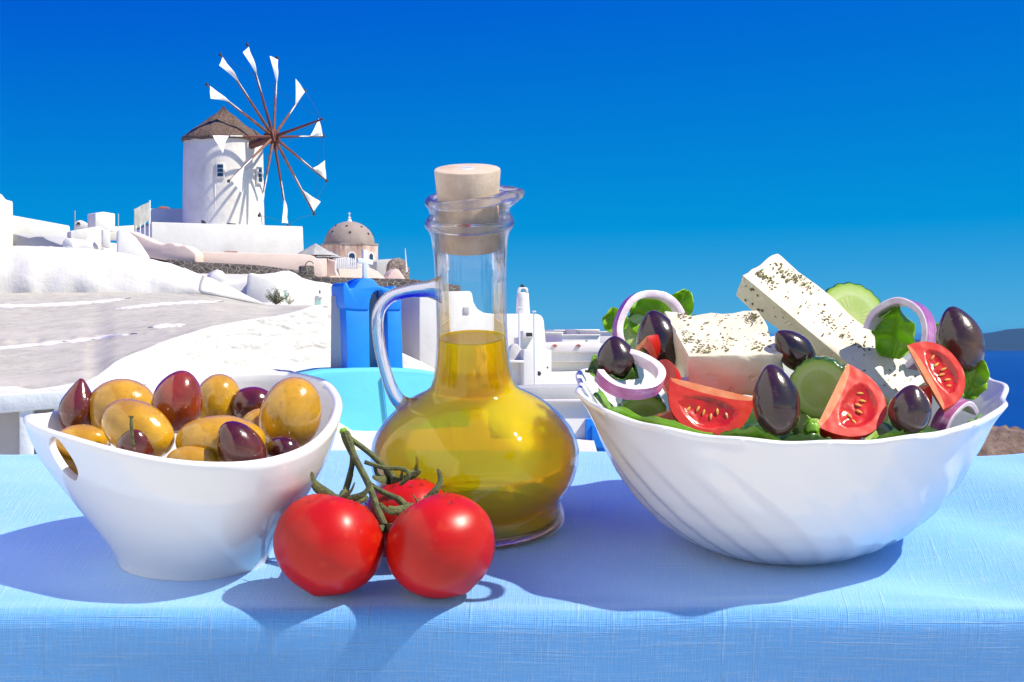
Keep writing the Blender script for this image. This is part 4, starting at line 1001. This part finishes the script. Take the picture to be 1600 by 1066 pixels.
for i, (x, y, Y, L, wd, d, k, tp, lab) in enumerate(OL):
    s = Y / F; X = frame(W(x, y, Y), V(*d)); ms = olive_mesh(L * s, wd * s, tp, i)
    if 'stem' in lab and 'short' in lab:
        t = thing('olive', lab, 'olive', X, 'olives in the boat-shaped bowl'); part('flesh', ms, MK[k], t, X)
        p0 = W(x - 6, y - 25, Y - .012); part('stem', tube(spline([p0 + V(0, -.006, -.002), p0 + V(-.0003, .0, 0), p0 + V(-.0006, .005, 0), p0 + V(-.0006, .0075, 0)], 4), [.0009] * 8 + [.0007] * 3 + [.0012, .0013], 8), m_vine, t)
    else: solo('olive', ms, MK[k], lab, 'olive', X, None, 'olives in the boat-shaped bowl')

# ================================================================ tomatoes on the vine
def tomato_mesh(rx, rz, seed):
    mb = MB(); rg, sg = 36, 56
    for i in range(rg + 1):
        th = math.pi * i / rg; r = math.sin(th); z = math.cos(th)
        z2 = z - .34 * math.exp(-(th / .26) ** 2) + .05 * math.exp(-((math.pi - th) / .16) ** 2) * -1
        for j in range(sg):
            a = 2 * math.pi * j / sg; k = 1 + .013 * math.cos(5 * a + seed) * (math.sin(th) ** .5) * (1.2 if z > 0 else .5) + .012 * noise.noise(Vector((math.cos(a) * r, math.sin(a) * r, z)) * 1.3 + Vector((seed, 0, 0)))
            mb.v.append(Vector((rx * r * k * math.cos(a), rx * r * k * math.sin(a), rz * z2)))
    for i in range(rg):
        for j in range(sg):
            q = (j + 1) % sg; mb.f.append((i * sg + j, (i + 1) * sg + j, (i + 1) * sg + q, i * sg + q))
    mb.m = [0] * len(mb.f); return mb
cl_base = TP(600, 905, 0)
cl = thing('tomato_cluster', 'three ripe red tomatoes on one green vine in front of the oil bottle', 'tomatoes', Matrix.Translation(cl_base) @ Matrix.Rotation(TA, 4, 'X'))
TOM = [(513, 850, 87, 80, (.22, .95, -.22)), (689, 853, 87, 81, (-.48, .85, -.25)), (637, 812, 72, 66, (-.2, .95, -.1))]
tom_tops = []
for i, (x, y, rx, rz, ax) in enumerate(TOM):
    c0 = TP(x, y, .0258 if i < 2 else .022); s = c0.y / F; X = frame(c0, V(*ax))
    to = part('tomato', tomato_mesh(rx * s, rz * s, i * 2.3), m_tom, cl, X, angle=180)
    tom_tops.append(X @ Vector((0, 0, rz * s * .70)))
    rnd = random.Random(40 + i); dr = MB()
    for k in range(150 if i == 1 else 90):                        # water drops on the upper back
        th = abs(rnd.gauss(.62 if i == 1 else .7, .22)); a = rnd.uniform(0, 6.28)
        d = Vector((math.sin(th) * math.cos(a), math.sin(th) * math.sin(a), math.cos(th)))
        if (X.to_3x3() @ d).y < -.55 and rnd.random() < .85: continue
        p = Vector((d.x * rx * s, d.y * rx * s, d.z * rz * s)) * .998; r_ = s * rnd.choice((1, 1.2, 1.5, 1.8, 2.4, 4.2 if rnd.random() < .4 else 2.0))
        dr.join(lathe([(r_, -.1 * r_), (r_ * .95, .2 * r_), (r_ * .7, .48 * r_), (r_ * .35, .62 * r_), (r_ * .01, .66 * r_)], 8, caps=False), frame(p, d))
    part('water_drops', dr, m_water, to, X, kind='stuff')
def sepals(root_p, n, axis, L, seed):
    rnd = random.Random(seed); mb = MB(); ax = Vector(axis).normalized(); sx = ax.orthogonal().normalized(); sy = ax.cross(sx)
    for k in range(n):
        a = 6.283 * k / n + rnd.uniform(-.3, .3); d = sx * math.cos(a) + sy * math.sin(a); l = L * rnd.uniform(.7, 1.2); c = rnd.uniform(.1, .9)
        pts = spline([root_p, root_p + d * l * .35 + ax * l * .08, root_p + d * l * .75 + ax * l * (.1 + .25 * c), root_p + d * l * (1.0 - .2 * c) + ax * l * (.1 + .7 * c)], 4)
        mb.join(tube(pts, [.0021 * (1 - .85 * abs(q / (len(pts) - 1) - .3)) * (1 if q < len(pts) - 1 else .2) for q in range(len(pts))], 6, flat=.3, up=ax))
    return mb
yv = 1.118
def vp(x, y, Y): return W(x, y, Y)
node = vp(541, 680, 1.125)
vine = part('vine', tube(spline([vp(539, 676, 1.126), vp(553, 712, 1.122), vp(575, 755, 1.112), vp(592, 800, 1.100), vp(604, 826, 1.092)], 6), [.0017 + .0009 * math.exp(-((k - 2) / 3) ** 2) for k in range(25)], 9), m_vine, cl)
part('branch', tube(spline([vp(543, 684, 1.126), vp(551, 712, 1.125), vp(547, 742, 1.121), vp(538, 772, 1.117), tom_tops[0]], 6), [.0014] * 12 + [.0016] * 6 + [.0024] * 7, 9), m_vine, vine)
part('branch', tube(spline([vp(545, 684, 1.127), vp(577, 708, 1.13), vp(606, 736, 1.132), vp(618, 752, 1.13), tom_tops[2]], 6), [.0014] * 12 + [.0016] * 6 + [.0024] * 7, 9), m_vine, vine)
part('branch', tube(spline([vp(576, 756, 1.112), vp(600, 770, 1.11), vp(622, 780, 1.106), vp(636, 792, 1.104), tom_tops[1]], 6), [.0014] * 12 + [.0018] * 6 + [.0024] * 7, 9), m_vine, vine)
part('tip', lathe([(.0016, 0), (.0022, .0015), (.0012, .003)], 8), m_leaf, vine, frame(vp(538, 678, 1.126), V(-.3, .9, 0)))
for k, (tp_, ax) in enumerate(zip(tom_tops, [V(*q[4]) for q in TOM])):
    part('calyx', sepals(tp_ + ax.normalized() * .0045, 6, ax, .017, k + 3), m_vine, vine)
part('calyx', sepals(vp(604, 824, 1.092), 5, V(.2, -.9, .2), .011, 9), m_vine, vine)
part('tendril', tube(spline([vp(570, 722, 1.12), vp(600, 731, 1.118), vp(625, 732, 1.117), vp(638, 738, 1.116), vp(636, 748, 1.116), vp(625, 757, 1.117)], 6), .0011, 7), m_vine, vine)

# ================================================================ oil bottle
XBt = MT @ Matrix.Rotation(R(-1.0), 4, 'Y')
sB = 1.2 / F
def hb(y): return hpx(0, y)
outer = [(128, 822), (136, 818), (138.5, 811), (138, 800), (133, 791), (129, 784), (134, 777), (146, 762), (155, 745), (161, 724), (162, 706), (159, 690), (152, 675), (141, 661), (130, 649), (116, 637), (101, 627), (85, 618.5), (73.5, 612), (65, 603), (61.5, 590), (58, 570), (56, 550), (54.5, 530), (54, 500), (54, 450), (55, 410), (57, 385), (59, 368), (62, 360), (66.5, 354), (67.5, 347), (65, 340), (61, 335), (60, 329), (62, 322), (66, 315), (66.5, 309), (63, 305)]
prof_o = [(r * sB, max(0, hb(y))) for r, y in outer]
prof_o[0] = (prof_o[0][0], 0.0)
H_RIM = prof_o[-1][1]
def lipfn(p, a, i, z0=hb(352)):
    if p.z > z0:
        k = sstep(z0, H_RIM, p.z)
        p.z += k * (.0022 * math.cos(a)) + k * .0008
        sp = math.exp(-((math.atan2(math.sin(a), math.cos(a))) / .30) ** 2) * sstep(hb(330), H_RIM, p.z)
        p.x += sp * .0056; p.z -= sp * .0006
    return p
inner = [(r - 4.2, y) for r, y in outer[7:-6]]
inner = [(118, 806), (128, 797), (130, 785)] + inner + [(52, 340), (51, 325), (52, 312), (57, 305)]
prof_i = [(r * sB, hb(y)) for r, y in inner]
glass_prof = prof_o + prof_i[::-1]
bt = thing('oil_bottle', 'glass carafe of golden olive oil with handle and pouring lip', 'bottle', XBt)
sh = lathe(prof_o, 96, caps=False, fn=lipfn)
part('glass_body', sh.join(lathe([(r, z) for r, z in [(52 * sB, hb(430))] + [(r * sB, hb(y)) for r, y in ((52.5, 400), (53, 385), (53.5, 365), (54, 350), (52, 338), (51, 325), (53, 312), (57, 306), (63, 305))]], 96, caps=False, fn=lipfn)), m_thin, bt, XBt, angle=180)
oil = [(r - (5.5 if y > 640 else 3.2), y) for r, y in outer if 527 < y < 790]
oil = [(60, 812), (118, 809), (127, 803), (128, 795)] + oil + [(50.8, 527), (49.5, 528.2), (40, 528.6)]
part('oil', lathe([(r * sB, hb(y)) for r, y in oil], 96), m_oil, bt, XBt, angle=50)
part('base', lathe([(60 * sB, .0006), (124 * sB, .0006), (131 * sB, .002), (131 * sB, .0055), (120 * sB, .0062), (60 * sB, .004)], 64), m_glass, bt, XBt, angle=60)
def bl(x, y, v=0): return XBt.inverted() @ (MT @ tl_px(x, y, v))
hpts = spline([bl(690, 452), bl(668, 452), bl(640, 455), bl(612, 463), bl(595, 480), bl(590, 505), bl(594, 545), bl(604, 585), bl(616, 616), bl(630, 632), bl(646, 640)], 6)
nh = len(hpts)
part('handle', tube(hpts, [sB * interp([(0, 23), (6, 13), (14, 10), (26, 9.5), (36, 9), (44, 9.5), (52, 12), (60, 20)], k * 60 / (nh - 1)) for k in range(nh)], 16, flat=.62, up=(1, 0, 0)), m_glass, bt, XBt, angle=180)
part('neck_ring', lathe([(57 * sB, hb(357)), (64 * sB, hb(356)), (67.8 * sB, hb(352)), (68 * sB, hb(346)), (64 * sB, hb(341)), (57 * sB, hb(340))], 72, closed=True), m_glass, bt, XBt, angle=180)
part('pouring_lip', lathe([(53 * sB, hb(318)), (60 * sB, hb(320)), (66 * sB, hb(315.5)), (67.5 * sB, hb(310)), (65 * sB, hb(305)), (58 * sB, hb(304)), (53.5 * sB, hb(309))], 96, closed=True, fn=lipfn), m_glass, bt, XBt, angle=180)
ck = [(43, 391), (44.5, 389), (45, 375), (46, 330), (47, 305), (48.5, 285), (50, 268), (49.5, 264.5), (47, 263)]
hc = hb(391)
XC = XBt @ Matrix.Translation((-.0005, 0, hc))
cs = thing('cork_stopper', 'pale cork stopper plugged into the neck of the oil carafe', 'cork', XC)
part('plug', lathe([(r * sB, hb(y) - hc) for r, y in ck], 64), m_cork, cs, XC, angle=40)
part('top_dimple', lathe([(.0036, 0), (.0032, .0003), (.001, .0003)], 20), m_porc, cs, XC @ Matrix.Translation((0, 0, hb(262.9) - hc)))

# ================================================================ salad bowl
sb0 = MTI @ TP(1227, 846, 0); XS = MT @ Matrix.Translation((sb0.x, sb0.y, 0))
sS = (MT @ sb0).y / F
HS = hpx(sb0.y, 604); RS = 330 * sS
sprof = [(0, .36), (.015, .40), (.05, .455), (.12, .55), (.22, .645), (.35, .735), (.5, .81), (.65, .87), (.8, .92), (.92, .962), (1, 1.0)]
def sb_pt(a, tt, inner=0.0):
    r = interp(sprof, tt) * RS - inner
    fade = sstep(.0, .12, tt) * (1 - sstep(.55, .92, tt))
    sw = a * 24 + tt * 20.0
    r += fade * .0006 * (math.sin(sw) + .35 * math.sin(2 * sw)) * (1 if not inner else .3)
    lob = math.cos(a * 17 + .6)
    rimk = sstep(.84, 1.0, tt)
    r += rimk * .0014 * lob
    z = tt * HS + rimk * (.0008 * lob)
    if inner: z = .006 + (z - 0) * (1 - .006 / HS)
    return Vector((r * math.cos(a), r * math.sin(a), z))
mb = MB(); na = 360; ks = [k / 30 for k in range(31)]
rings = [[sb_pt(2 * math.pi * i / na, k) for i in range(na)] for k in ks]
edge = rings[-1]
for f_, dz in ((.0005, .0010), (.0016, .0014), (.0028, .0009)): rings.append([p - Vector((p.x, p.y, 0)).normalized() * f_ + Vector((0, 0, dz)) for p in edge])
for k in ks[::-1]: rings.append([sb_pt(2 * math.pi * i / na, k, .0032) for i in range(na)])
for r_ in rings: mb.v += r_
for k in range(len(rings) - 1):
    for i in range(na): mb.f.append((k * na + i, k * na + (i + 1) % na, (k + 1) * na + (i + 1) % na, (k + 1) * na + i))
mb.f.append(tuple(range(na))[::-1]); mb.f.append(tuple((len(rings) - 1) * na + i for i in range(na))); mb.m = [0] * len(mb.f)
solo('salad_bowl', mb, m_opal, 'white opal glass bowl with swirled ribs and wavy rim, holding salad', 'bowl', XS, angle=60)

# ---- lettuce
def wall_leaf(a0, a1, t0, t1, seed, inset=.0068):
    def fn(u, v):
        a = R(a0 + (a1 - a0) * u); tt = t0 + (t1 - t0) * v * (.80 + .2 * math.sin(math.pi * u) ** .6) + .04 * noise.noise(Vector((u * 6, seed, v)))
        p = sb_pt(a, min(1, tt), inset + .0022 * (.6 + noise.noise(Vector((u * 7, v * 4, seed)))) + .004 * (1 - v))
        if tt > 1: p.z += (tt - 1) * HS
        p.z += .0012 * noise.noise(Vector((u * 9, v * 3, seed + 4))); return p
    return thicken(grid(40, 14, fn), .0007)
LT = 'lettuce leaf '
for a0, a1, t0, t1, mt, lab in ((196, 247, .5, 1.035, m_leaf, 'green lettuce leaf lining the front left rim of the salad bowl'), (243, 262, .55, 1.05, m_leaf, 'light green lettuce edge under the big left tomato wedge'),
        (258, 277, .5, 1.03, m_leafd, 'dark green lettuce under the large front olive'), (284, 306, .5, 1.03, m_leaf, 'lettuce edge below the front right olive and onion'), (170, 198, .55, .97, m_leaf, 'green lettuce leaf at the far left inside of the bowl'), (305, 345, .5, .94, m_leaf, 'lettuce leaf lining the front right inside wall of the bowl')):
    solo('lettuce_leaf', wall_leaf(a0, a1, t0, t1, a0), mt, lab, 'lettuce', XS, None, 'lettuce in the salad', angle=180)
def bed(u, v):
    a = 2 * math.pi * u; r = v; q = Vector((math.cos(a) * r * 3, math.sin(a) * r * 3, 1))
    rr = interp(sprof, .5) * RS * .97
    return Vector((math.cos(a) * rr * r, math.sin(a) * rr * r, HS * (.60 + .10 * noise.noise(q * 1.3) + .05 * noise.noise(q * 3) + .2 * (1 - r))))
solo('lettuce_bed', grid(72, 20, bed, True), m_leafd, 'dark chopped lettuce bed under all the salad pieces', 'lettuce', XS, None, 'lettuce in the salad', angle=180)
def leaf_mesh(L, Wd, curl, ruf, seed, cup=.25):
    def fn(u, v):
        x = (u - .5) * Wd * (math.sin(math.pi * min(1, .08 + v * .9)) ** .6); y = v * L
        e = abs(u - .5) * 2
        z = cup * Wd * e * e + ruf * Wd * e * math.sin(v * 15 + seed) * .25 + .05 * Wd * noise.noise(Vector((u * 4, v * 5, seed))) - .06 * Wd * math.exp(-(e / .12) ** 2)
        a = curl * v
        if abs(curl) > .01: yy = L / curl * math.sin(a); zz = L / curl * (1 - math.cos(a)); return Vector((x, yy - z * math.sin(a), zz + z * math.cos(a)))
        return Vector((x, y, z))
    return thicken(grid(22, 30, fn), .0006)
LV = [ # base px,py,Y, length px, width px, grow dir, face dir, curl, mat, label
 (1012, 530, 1.20, 78, 80, (.35, .9, .1), (-.2, .1, 1), .5, m_leaf, 'bright green lettuce leaf inside the upright onion ring'),
 (1040, 520, 1.215, 75, 46, (.45, .85, 0), (.1, .2, 1), .4, m_leaf, 'green lettuce tip between onion ring and feta block'),
 (938, 598, 1.105, 46, 30, (-.35, .9, .1), (.5, .4, .7), 1.0, m_leaf, 'small green lettuce curl left of the leftmost black olive'),
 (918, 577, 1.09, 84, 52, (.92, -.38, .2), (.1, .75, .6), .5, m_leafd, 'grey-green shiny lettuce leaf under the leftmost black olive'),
 (1395, 560, 1.175, 92, 66, (.18, .97, 0), (-.35, .1, .9), .9, m_leaf, 'bright green folded lettuce leaf right of the cucumber slice'),
 (1508, 622, 1.115, 66, 46, (.35, .9, 0), (.1, .2, 1), .6, m_leaf, 'light green lettuce leaf under the rightmost black olive'),
 (1452, 570, 1.17, 66, 30, (.15, .95, 0), (.2, .1, 1), .4, m_leaf, 'sliver of lettuce between onion slice and rightmost olive'),
 (1262, 690, 1.068, 56, 40, (.75, .55, .15), (-.3, .7, .65), 2.6, m_leaf, 'small curled lettuce leaf below the cut tomato wedge'),
 (965, 520, 1.17, 40, 40, (-.2, .9, 0), (0, .2, 1), .5, m_leaf, 'lettuce scrap behind the upright onion ring at left'),
]
for i, (x, y, Y, L, wd, g, fc, cu, mt, lab) in enumerate(LV):
    s = Y / F; z = V(*fc).normalized(); yv_ = V(*g); yv_ = (yv_ - z * yv_.dot(z)).normalized(); xx = yv_.cross(z)
    M_ = Matrix((xx, yv_, z)).transposed().to_4x4(); M_.translation = W(x, y, Y)
    solo('lettuce_leaf', leaf_mesh(L * s, wd * s, cu, .5, i * 1.7), mt, lab, 'lettuce', M_, None, 'lettuce in the salad', angle=180)

# ---- feta
def feta(name, label, corner, ex, ey, ez, n_flakes, seed, faces):
    """corner + edge vectors (world); flakes on the faces listed as (edge a, edge b, outward)"""
    M_ = Matrix.Translation(corner); ln = [e.length for e in (ex, ey, ez)]; mb = MB(); N_ = 14
    bm = bmesh.new(); bmesh.ops.create_cube(bm, size=1.0, matrix=Matrix.Translation((.5, .5, .5)))
    bmesh.ops.bevel(bm, geom=bm.edges[:], offset=.022, segments=2, profile=.6, affect='EDGES')
    bmesh.ops.triangulate(bm, faces=bm.faces[:])
    bmesh.ops.subdivide_edges(bm, edges=bm.edges[:], cuts=7, use_grid_fill=True)
    for v in bm.verts:
        c = v.co.copy(); w = ex * c.x + ey * c.y + ez * c.z
        nn = Vector((seed, 0, 0)); amp = .0017
        ctr = (c - Vector((.5, .5, .5)))
        w += (ex.normalized() * ctr.x + ey.normalized() * ctr.y + ez.normalized() * ctr.z) * amp * 1.6 * (noise.noise(w * 60 + nn) + .6 * noise.noise(w * 160 + nn))
        near_e = sorted(.5 - abs(q) for q in ctr)[1]                # chips and crumbs broken out of the edges
        if near_e < .07: w -= (ex.normalized() * ctr.x + ey.normalized() * ctr.y + ez.normalized() * ctr.z) * .006 * max(0, noise.noise(w * 130 + nn * 2) - .1)
        v.co = w
    bmesh.ops.recalc_face_normals(bm, faces=bm.faces)
    blk = from_bm(bm); t = thing('feta_block', label, 'cheese', M_); part('cheese', blk, m_feta, t, M_, angle=50)
    rnd = random.Random(seed); fl = MB()
    for (o, a, b, dens, rag) in faces:
        a_, b_ = (ex, ey, ez)[a], (ex, ey, ez)[b]; n_ = a_.cross(b_).normalized(); n_ = n_ if n_.dot(o) > 0 else -n_
        org = Vector((0, 0, 0)) + (o if o.length > .012 else Vector((0, 0, 0)))
        cl_ = [(rnd.random(), rnd.random()) for _ in range(9)]
        for k in range(dens):
            if rnd.random() < .75: cu, cv = rnd.choice(cl_); u, v = rnd.gauss(cu, .05), rnd.gauss(cv, .07)
            else: u, v = rnd.random(), rnd.random()
            if rag: v = .5 + (v - .5) * rag
            if not (.03 < u < .97 and .05 < v < .95): continue
            p = org + a_ * u + b_ * v + n_ * .0002; L = rnd.uniform(.0005, .0016); d = (a_.normalized() * rnd.gauss(0, 1) + b_.normalized() * rnd.gauss(0, 1) + n_ * rnd.gauss(0, .25)).normalized()
            fl.join(box(L, L * rnd.uniform(.35, .8), .00035, (0, 0, .0003)), frame(p, (n_ + Vector([rnd.gauss(0, .3) for _ in range(3)])).normalized(), d))
    part('oregano_flakes', fl, m_herb, t, M_, smooth=False, kind='stuff')
    return t
s = 1.10 / F
ex = V(150, 3, 4) * s; ez = V(-28, 70, -132) * s; ez = ez - ex.normalized() * ez.dot(ex.normalized()) * .0
dn = ex.cross(ez); dn = dn.normalized(); dn = -dn if dn.z > 0 else dn
feta('feta_block', 'white feta block with oregano on top at left of the salad', W(1075, 556, 1.10), ex, dn * 78 * s, ez, 0, 4, [(-dn * .001, 0, 2, 230, None)])
s = 1.195 / F
Lx, a_, b_ = V(218, -196, 122) * s, V(62, 36, -53) * s, V(-10, -32, -33.5) * s
feta('feta_block', 'long creamy feta bar with oregano leaning across the salad', W(1160, 430, 1.195), Lx, a_, b_, 0, 8, [(-b_.normalized() * .001, 0, 1, 240, .8), (-a_.normalized() * .001, 0, 2, 25, .7)])

# ---- kalamata olives
KL = [(963, 561, 1.085, 66, 62, (-.12, 1, .2), m_kal, 'leftmost black olive, pointed, beside the flat onion slice'),
 (1030, 534, 1.135, 92, 72, (-.25, .95, .1), m_kal, 'black olive left of the feta block inside the onion ring'),
 (1242, 548, 1.105, 78, 54, (-.68, .66, .3), m_kal, 'small black olive between the two feta pieces'),
 (1213, 628, 1.062, 108, 74, (-.18, 1, .05), m_kal, 'large upright black olive at front below the feta'),
 (1422, 641, 1.069, 74, 68, (.1, 1, .25), m_kal, 'round black olive at the front right rim'),
 (1500, 533, 1.115, 102, 74, (-.28, .95, .1), m_kal2, 'brownish black olive topmost at the right of the salad')]
for i, (x, y, Y, L, wd, d, mt, lab) in enumerate(KL):
    s = Y / F; solo('black_olive', olive_mesh(L * s, wd * s, .5, 20 + i), mt, lab, 'olive', frame(W(x, y, Y), V(*d), V(.6, 0, .8)), None, 'black olives in the salad')

# ---- tomato wedges
def wedge(label, p_axis0, p_axis1, d1, span, rad, seed, side=1, gel=True):
    """axis edge p0->p1, first cut face towards d1, body turned through span away from it"""
    ax = p_axis1 - p_axis0; L = ax.length; z = ax.normalized(); x = V(*d1) if not isinstance(d1, Vector) else d1; x = (x - z * x.dot(z)).normalized(); y = z.cross(x) * side
    M_ = Matrix((x, y, z)).transposed().to_4x4(); M_.translation = (p_axis0 + p_axis1) / 2
    t = thing('tomato_wedge', label, 'tomato', M_, 'tomato pieces in the salad')
    nt = 48; ns = 16
    def P(r, th, ph):                                           # r 0..1
        k = 1 + .02 * noise.noise(Vector((math.sin(th) * 2, ph * 2, math.cos(th) * 2 + seed)))
        zz = math.cos(th) * L / 2; rr = rad * math.sin(th) ** .8 * r * k
        return Vector((rr * math.cos(ph), rr * math.sin(ph), zz * (.25 + .75 * r) if False else zz))
    sk = grid(nt + 1, ns + 1, lambda u, v: P(1, math.pi * u, R(span) * v))
    if side < 0: sk.f = [f[::-1] for f in sk.f]
    part('skin', sk, m_tom, t, M_, angle=180)
    for fi, ph in enumerate((0, R(span))):
        mb = MB(); nr_ = 34
        nrm = Vector((math.sin(ph), -math.cos(ph), 0)) * (1 if fi == 0 else -1)
        for i in range(nt + 1):
            for j in range(nr_ + 1):
                th = math.pi * i / nt; r = j / nr_; p = P(r, th, ph)
                c = math.cos(th); inside = ((r - .52) / .30) ** 2 + (c / .66) ** 2
                bulge = .00016 * noise.noise(p * 260) if 0 < i < nt and 0 < j < nr_ else 0
                if inside < 1 and gel: bulge -= .0022 * (1 - inside) ** .5 * (1 - .6 * abs(noise.noise(p * 160 + Vector((seed, 0, 0)))))
                mb.v.append(p + nrm * bulge)
        for i in range(nt):
            for j in range(nr_):
                a = i * (nr_ + 1) + j; mb.f.append((a, a + 1, a + nr_ + 2, a + nr_ + 1))
                th = math.pi * (i + .5) / nt; r = (j + .5) / nr_; c = math.cos(th)
                ins = ((r - .52) / .30) ** 2 + (c / .66) ** 2 + .25 * noise.noise(Vector((r * 6, c * 5, seed)))
                mb.m.append(1 if ins < 1 and gel else (2 if r < .14 else 0))
        if fi == (0 if side > 0 else 0): mb.f = [f[::-1] for f in mb.f] if side < 0 else mb.f
        cf = part('cut_face', mb, [m_flesh, m_gel, m_rib], t, M_, angle=180)
        if gel:
            rnd = random.Random(seed + fi)
            for k in range(6):
                c = -.42 + .84 * k / 5 + rnd.uniform(-.04, .04); th = math.acos(c); r = .50 + rnd.uniform(-.06, .10); p = P(r, th, ph) + nrm * -.0013
                dirv = (Vector((math.cos(ph), math.sin(ph), 0)) + Vector((0, 0, c * 1.2))).normalized()
                part('seed', lathe([(.0001, -.0016), (.0005, -.0011), (.00065, 0), (.00042, .0010), (.0001, .0017)], 8, caps=False), m_seed, cf, M_ @ frame(p, dirv))
    return t
wedge('big tomato wedge with wet cut face at the front left of the salad', W(1048, 590, 1.089), W(1180, 622, 1.089), V(-.12, -1, .30), 75, 82 * 1.07 / F, 1)
wedge('tomato wedge with seeds showing at the front middle of the salad', W(1276, 666, 1.064), W(1324, 568, 1.081), V(.9, -.30, .05), 80, 90 * 1.06 / F, 2)
wedge('tomato wedge standing at the right between feta bar and olive', W(1474, 640, 1.075), W(1417, 540, 1.090), V(.9, .45, -.25), 72, 62 * 1.08 / F, 3)
wedge('small tomato corner poking up behind the flat onion slice', W(985, 552, 1.14), W(1010, 526, 1.12), V(.7, -.8, .2), 70, 40 * 1.1 / F, 4, gel=False)
wedge('dark tomato piece between the flat onion slice and feta block', W(1015, 575, 1.11), W(1042, 618, 1.09), V(.5, .3, .4), 70, 36 * 1.1 / F, 5, side=-1, gel=False)
wedge('tomato piece tucked under the right standing tomato wedge', W(1408, 612, 1.09), W(1452, 600, 1.09), V(.3, -.9, .3), 70, 44 * 1.09 / F, 6, gel=False)
wedge('orange-red tomato bit behind the feta bar below the cucumber slice', W(1372, 545, 1.185), W(1402, 526, 1.185), V(.4, -.9, .3), 70, 34 * 1.18 / F, 7, gel=False)
wedge('tomato piece low at left under the cucumber chunk', W(1000, 655, 1.11), W(1050, 640, 1.105), V(.2, -1, .2), 70, 34 * 1.07 / F, 8, gel=False)

# ---- cucumber
def cuke(label, px, py, Y, rad_px, nrm, th_px, seed, sx=1.0):
    s = Y / F; r0 = rad_px * s; th = th_px * s; k = .0188 / r0; X = frame(W(px, py, Y), V(*nrm))
    X0 = X @ Matrix.Diagonal((1 / k, 1 / k, 1 / k, 1))       # built at one size so that the flesh pattern fits
    t = thing('cucumber_slice', label, 'cucumber', X0, 'cucumber in the salad')
    rr = .0188; T_ = th * k
    def sc(p, a, i): q = 1 + .022 * math.cos(a * 19 + seed) + .02 * noise.noise(Vector((math.cos(a), math.sin(a), seed))); return Vector((p.x * q, p.y * q, p.z))
    part('peel', lathe([(rr * .965, -T_ / 2), (rr * 1.0, -T_ * .42), (rr * 1.005, 0), (rr * 1.0, T_ * .42), (rr * .965, T_ / 2)], 76, caps=False, fn=sc), m_cskin, t, X0, angle=180)
    for sg in (-1, 1):
        part('flesh', lathe([(rr * .967, sg * T_ / 2), (rr * .7, sg * (T_ / 2 + .0004)), (rr * .35, sg * (T_ / 2 + .0001)), (rr * .02, sg * T_ / 2)], 76, caps=False, fn=sc), m_cface, t, X0, angle=180)
    return t
cuke('upright pale green cucumber slice behind the feta bar', 1328, 499, 1.205, 58, (.22, .26, .94), 17, 1)
cuke('large pale cucumber slice beside the large upright olive', 1302, 642, 1.115, 82, (.30, .38, .87), 15, 2)
cuke('dark green cucumber slice edge in front of the feta bar', 1283, 606, 1.098, 50, (-.35, -.25, .9), 16, 3)
cuke('yellow-green cucumber chunk under the flat onion slice', 1003, 648, 1.13, 40, (.10, -.42, .9), 24, 4)
cuke('bright cucumber slice edge inside the upright onion ring', 1004, 522, 1.20, 36, (.3, .1, .95), 12, 5)

# ---- onion
def onion(label, px, py, Y, r_px, axis, a0, a1, band_px, h_px, seed, ref=(1, 0, 0), sy=1.0):
    s = Y / F; r = r_px * s; bw = band_px * s; h = h_px * s; X = frame(W(px, py, Y), V(*axis), V(*ref)); mb = MB(); n = 44
    sec = [(0, -h / 2, 0), (0, h / 2, 0), (-bw * .15, h / 2 * 1.08, 1), (-bw * .85, h / 2 * 1.02, 1), (-bw, h / 2 * .9, 1), (-bw, -h / 2 * .9, 1), (-bw * .85, -h / 2 * 1.02, 1), (-bw * .15, -h / 2 * 1.08, 1)]
    m = len(sec)
    for i in range(n + 1):
        a = R(a0 + (a1 - a0) * i / n); wv = 1 + .05 * noise.noise(Vector((math.cos(a) * 1.3, math.sin(a) * 1.3, seed)))
        for d, z, _ in sec: mb.v.append(Vector(((r * wv + d) * math.cos(a), (r * wv + d) * math.sin(a) * sy, z + .0012 * noise.noise(Vector((math.cos(a), math.sin(a), seed + 3))))))
    for i in range(n):
        for j in range(m):
            q = (j + 1) % m; mb.f.append((i * m + j, (i + 1) * m + j, (i + 1) * m + q, i * m + q)); mb.m.append(0 if j == 0 else 1)
    mb.f.append(tuple(range(m))); mb.m.append(1); mb.f.append(tuple(n * m + j for j in range(m))[::-1]); mb.m.append(1)
    return solo('onion_slice', mb, [m_onion_out, m_onion_in], label, 'onion', X, None, 'red onion in the salad', angle=40)
onion('upright red onion ring at the left back of the salad', 1018, 516, 1.15, 62, (.34, .10, .93), 20, 232, 11, 19, 1)
onion('flat red onion slice across the left front of the salad', 984, 585, 1.070, 56, (.16, .82, .58), -165, 118, 12, 21, 2, sy=.95)
onion('red onion arc right of the folded lettuce leaf', 1405, 524, 1.16, 58, (-.62, .12, .78), -70, 165, 11, 30, 3)
onion('purple onion strip at the right rim of the salad bowl', 1490, 672, 1.10, 50, (.70, -.30, .66), 25, 160, 9, 28, 4)
onion('small dark onion arch below the cut tomato wedge', 1362, 694, 1.076, 36, (.58, -.1, .8), 15, 165, 8, 22, 5)
onion('onion scrap behind the big left tomato wedge', 1076, 640, 1.105, 50, (0, .35, .93), 60, 130, 12, 18, 6)
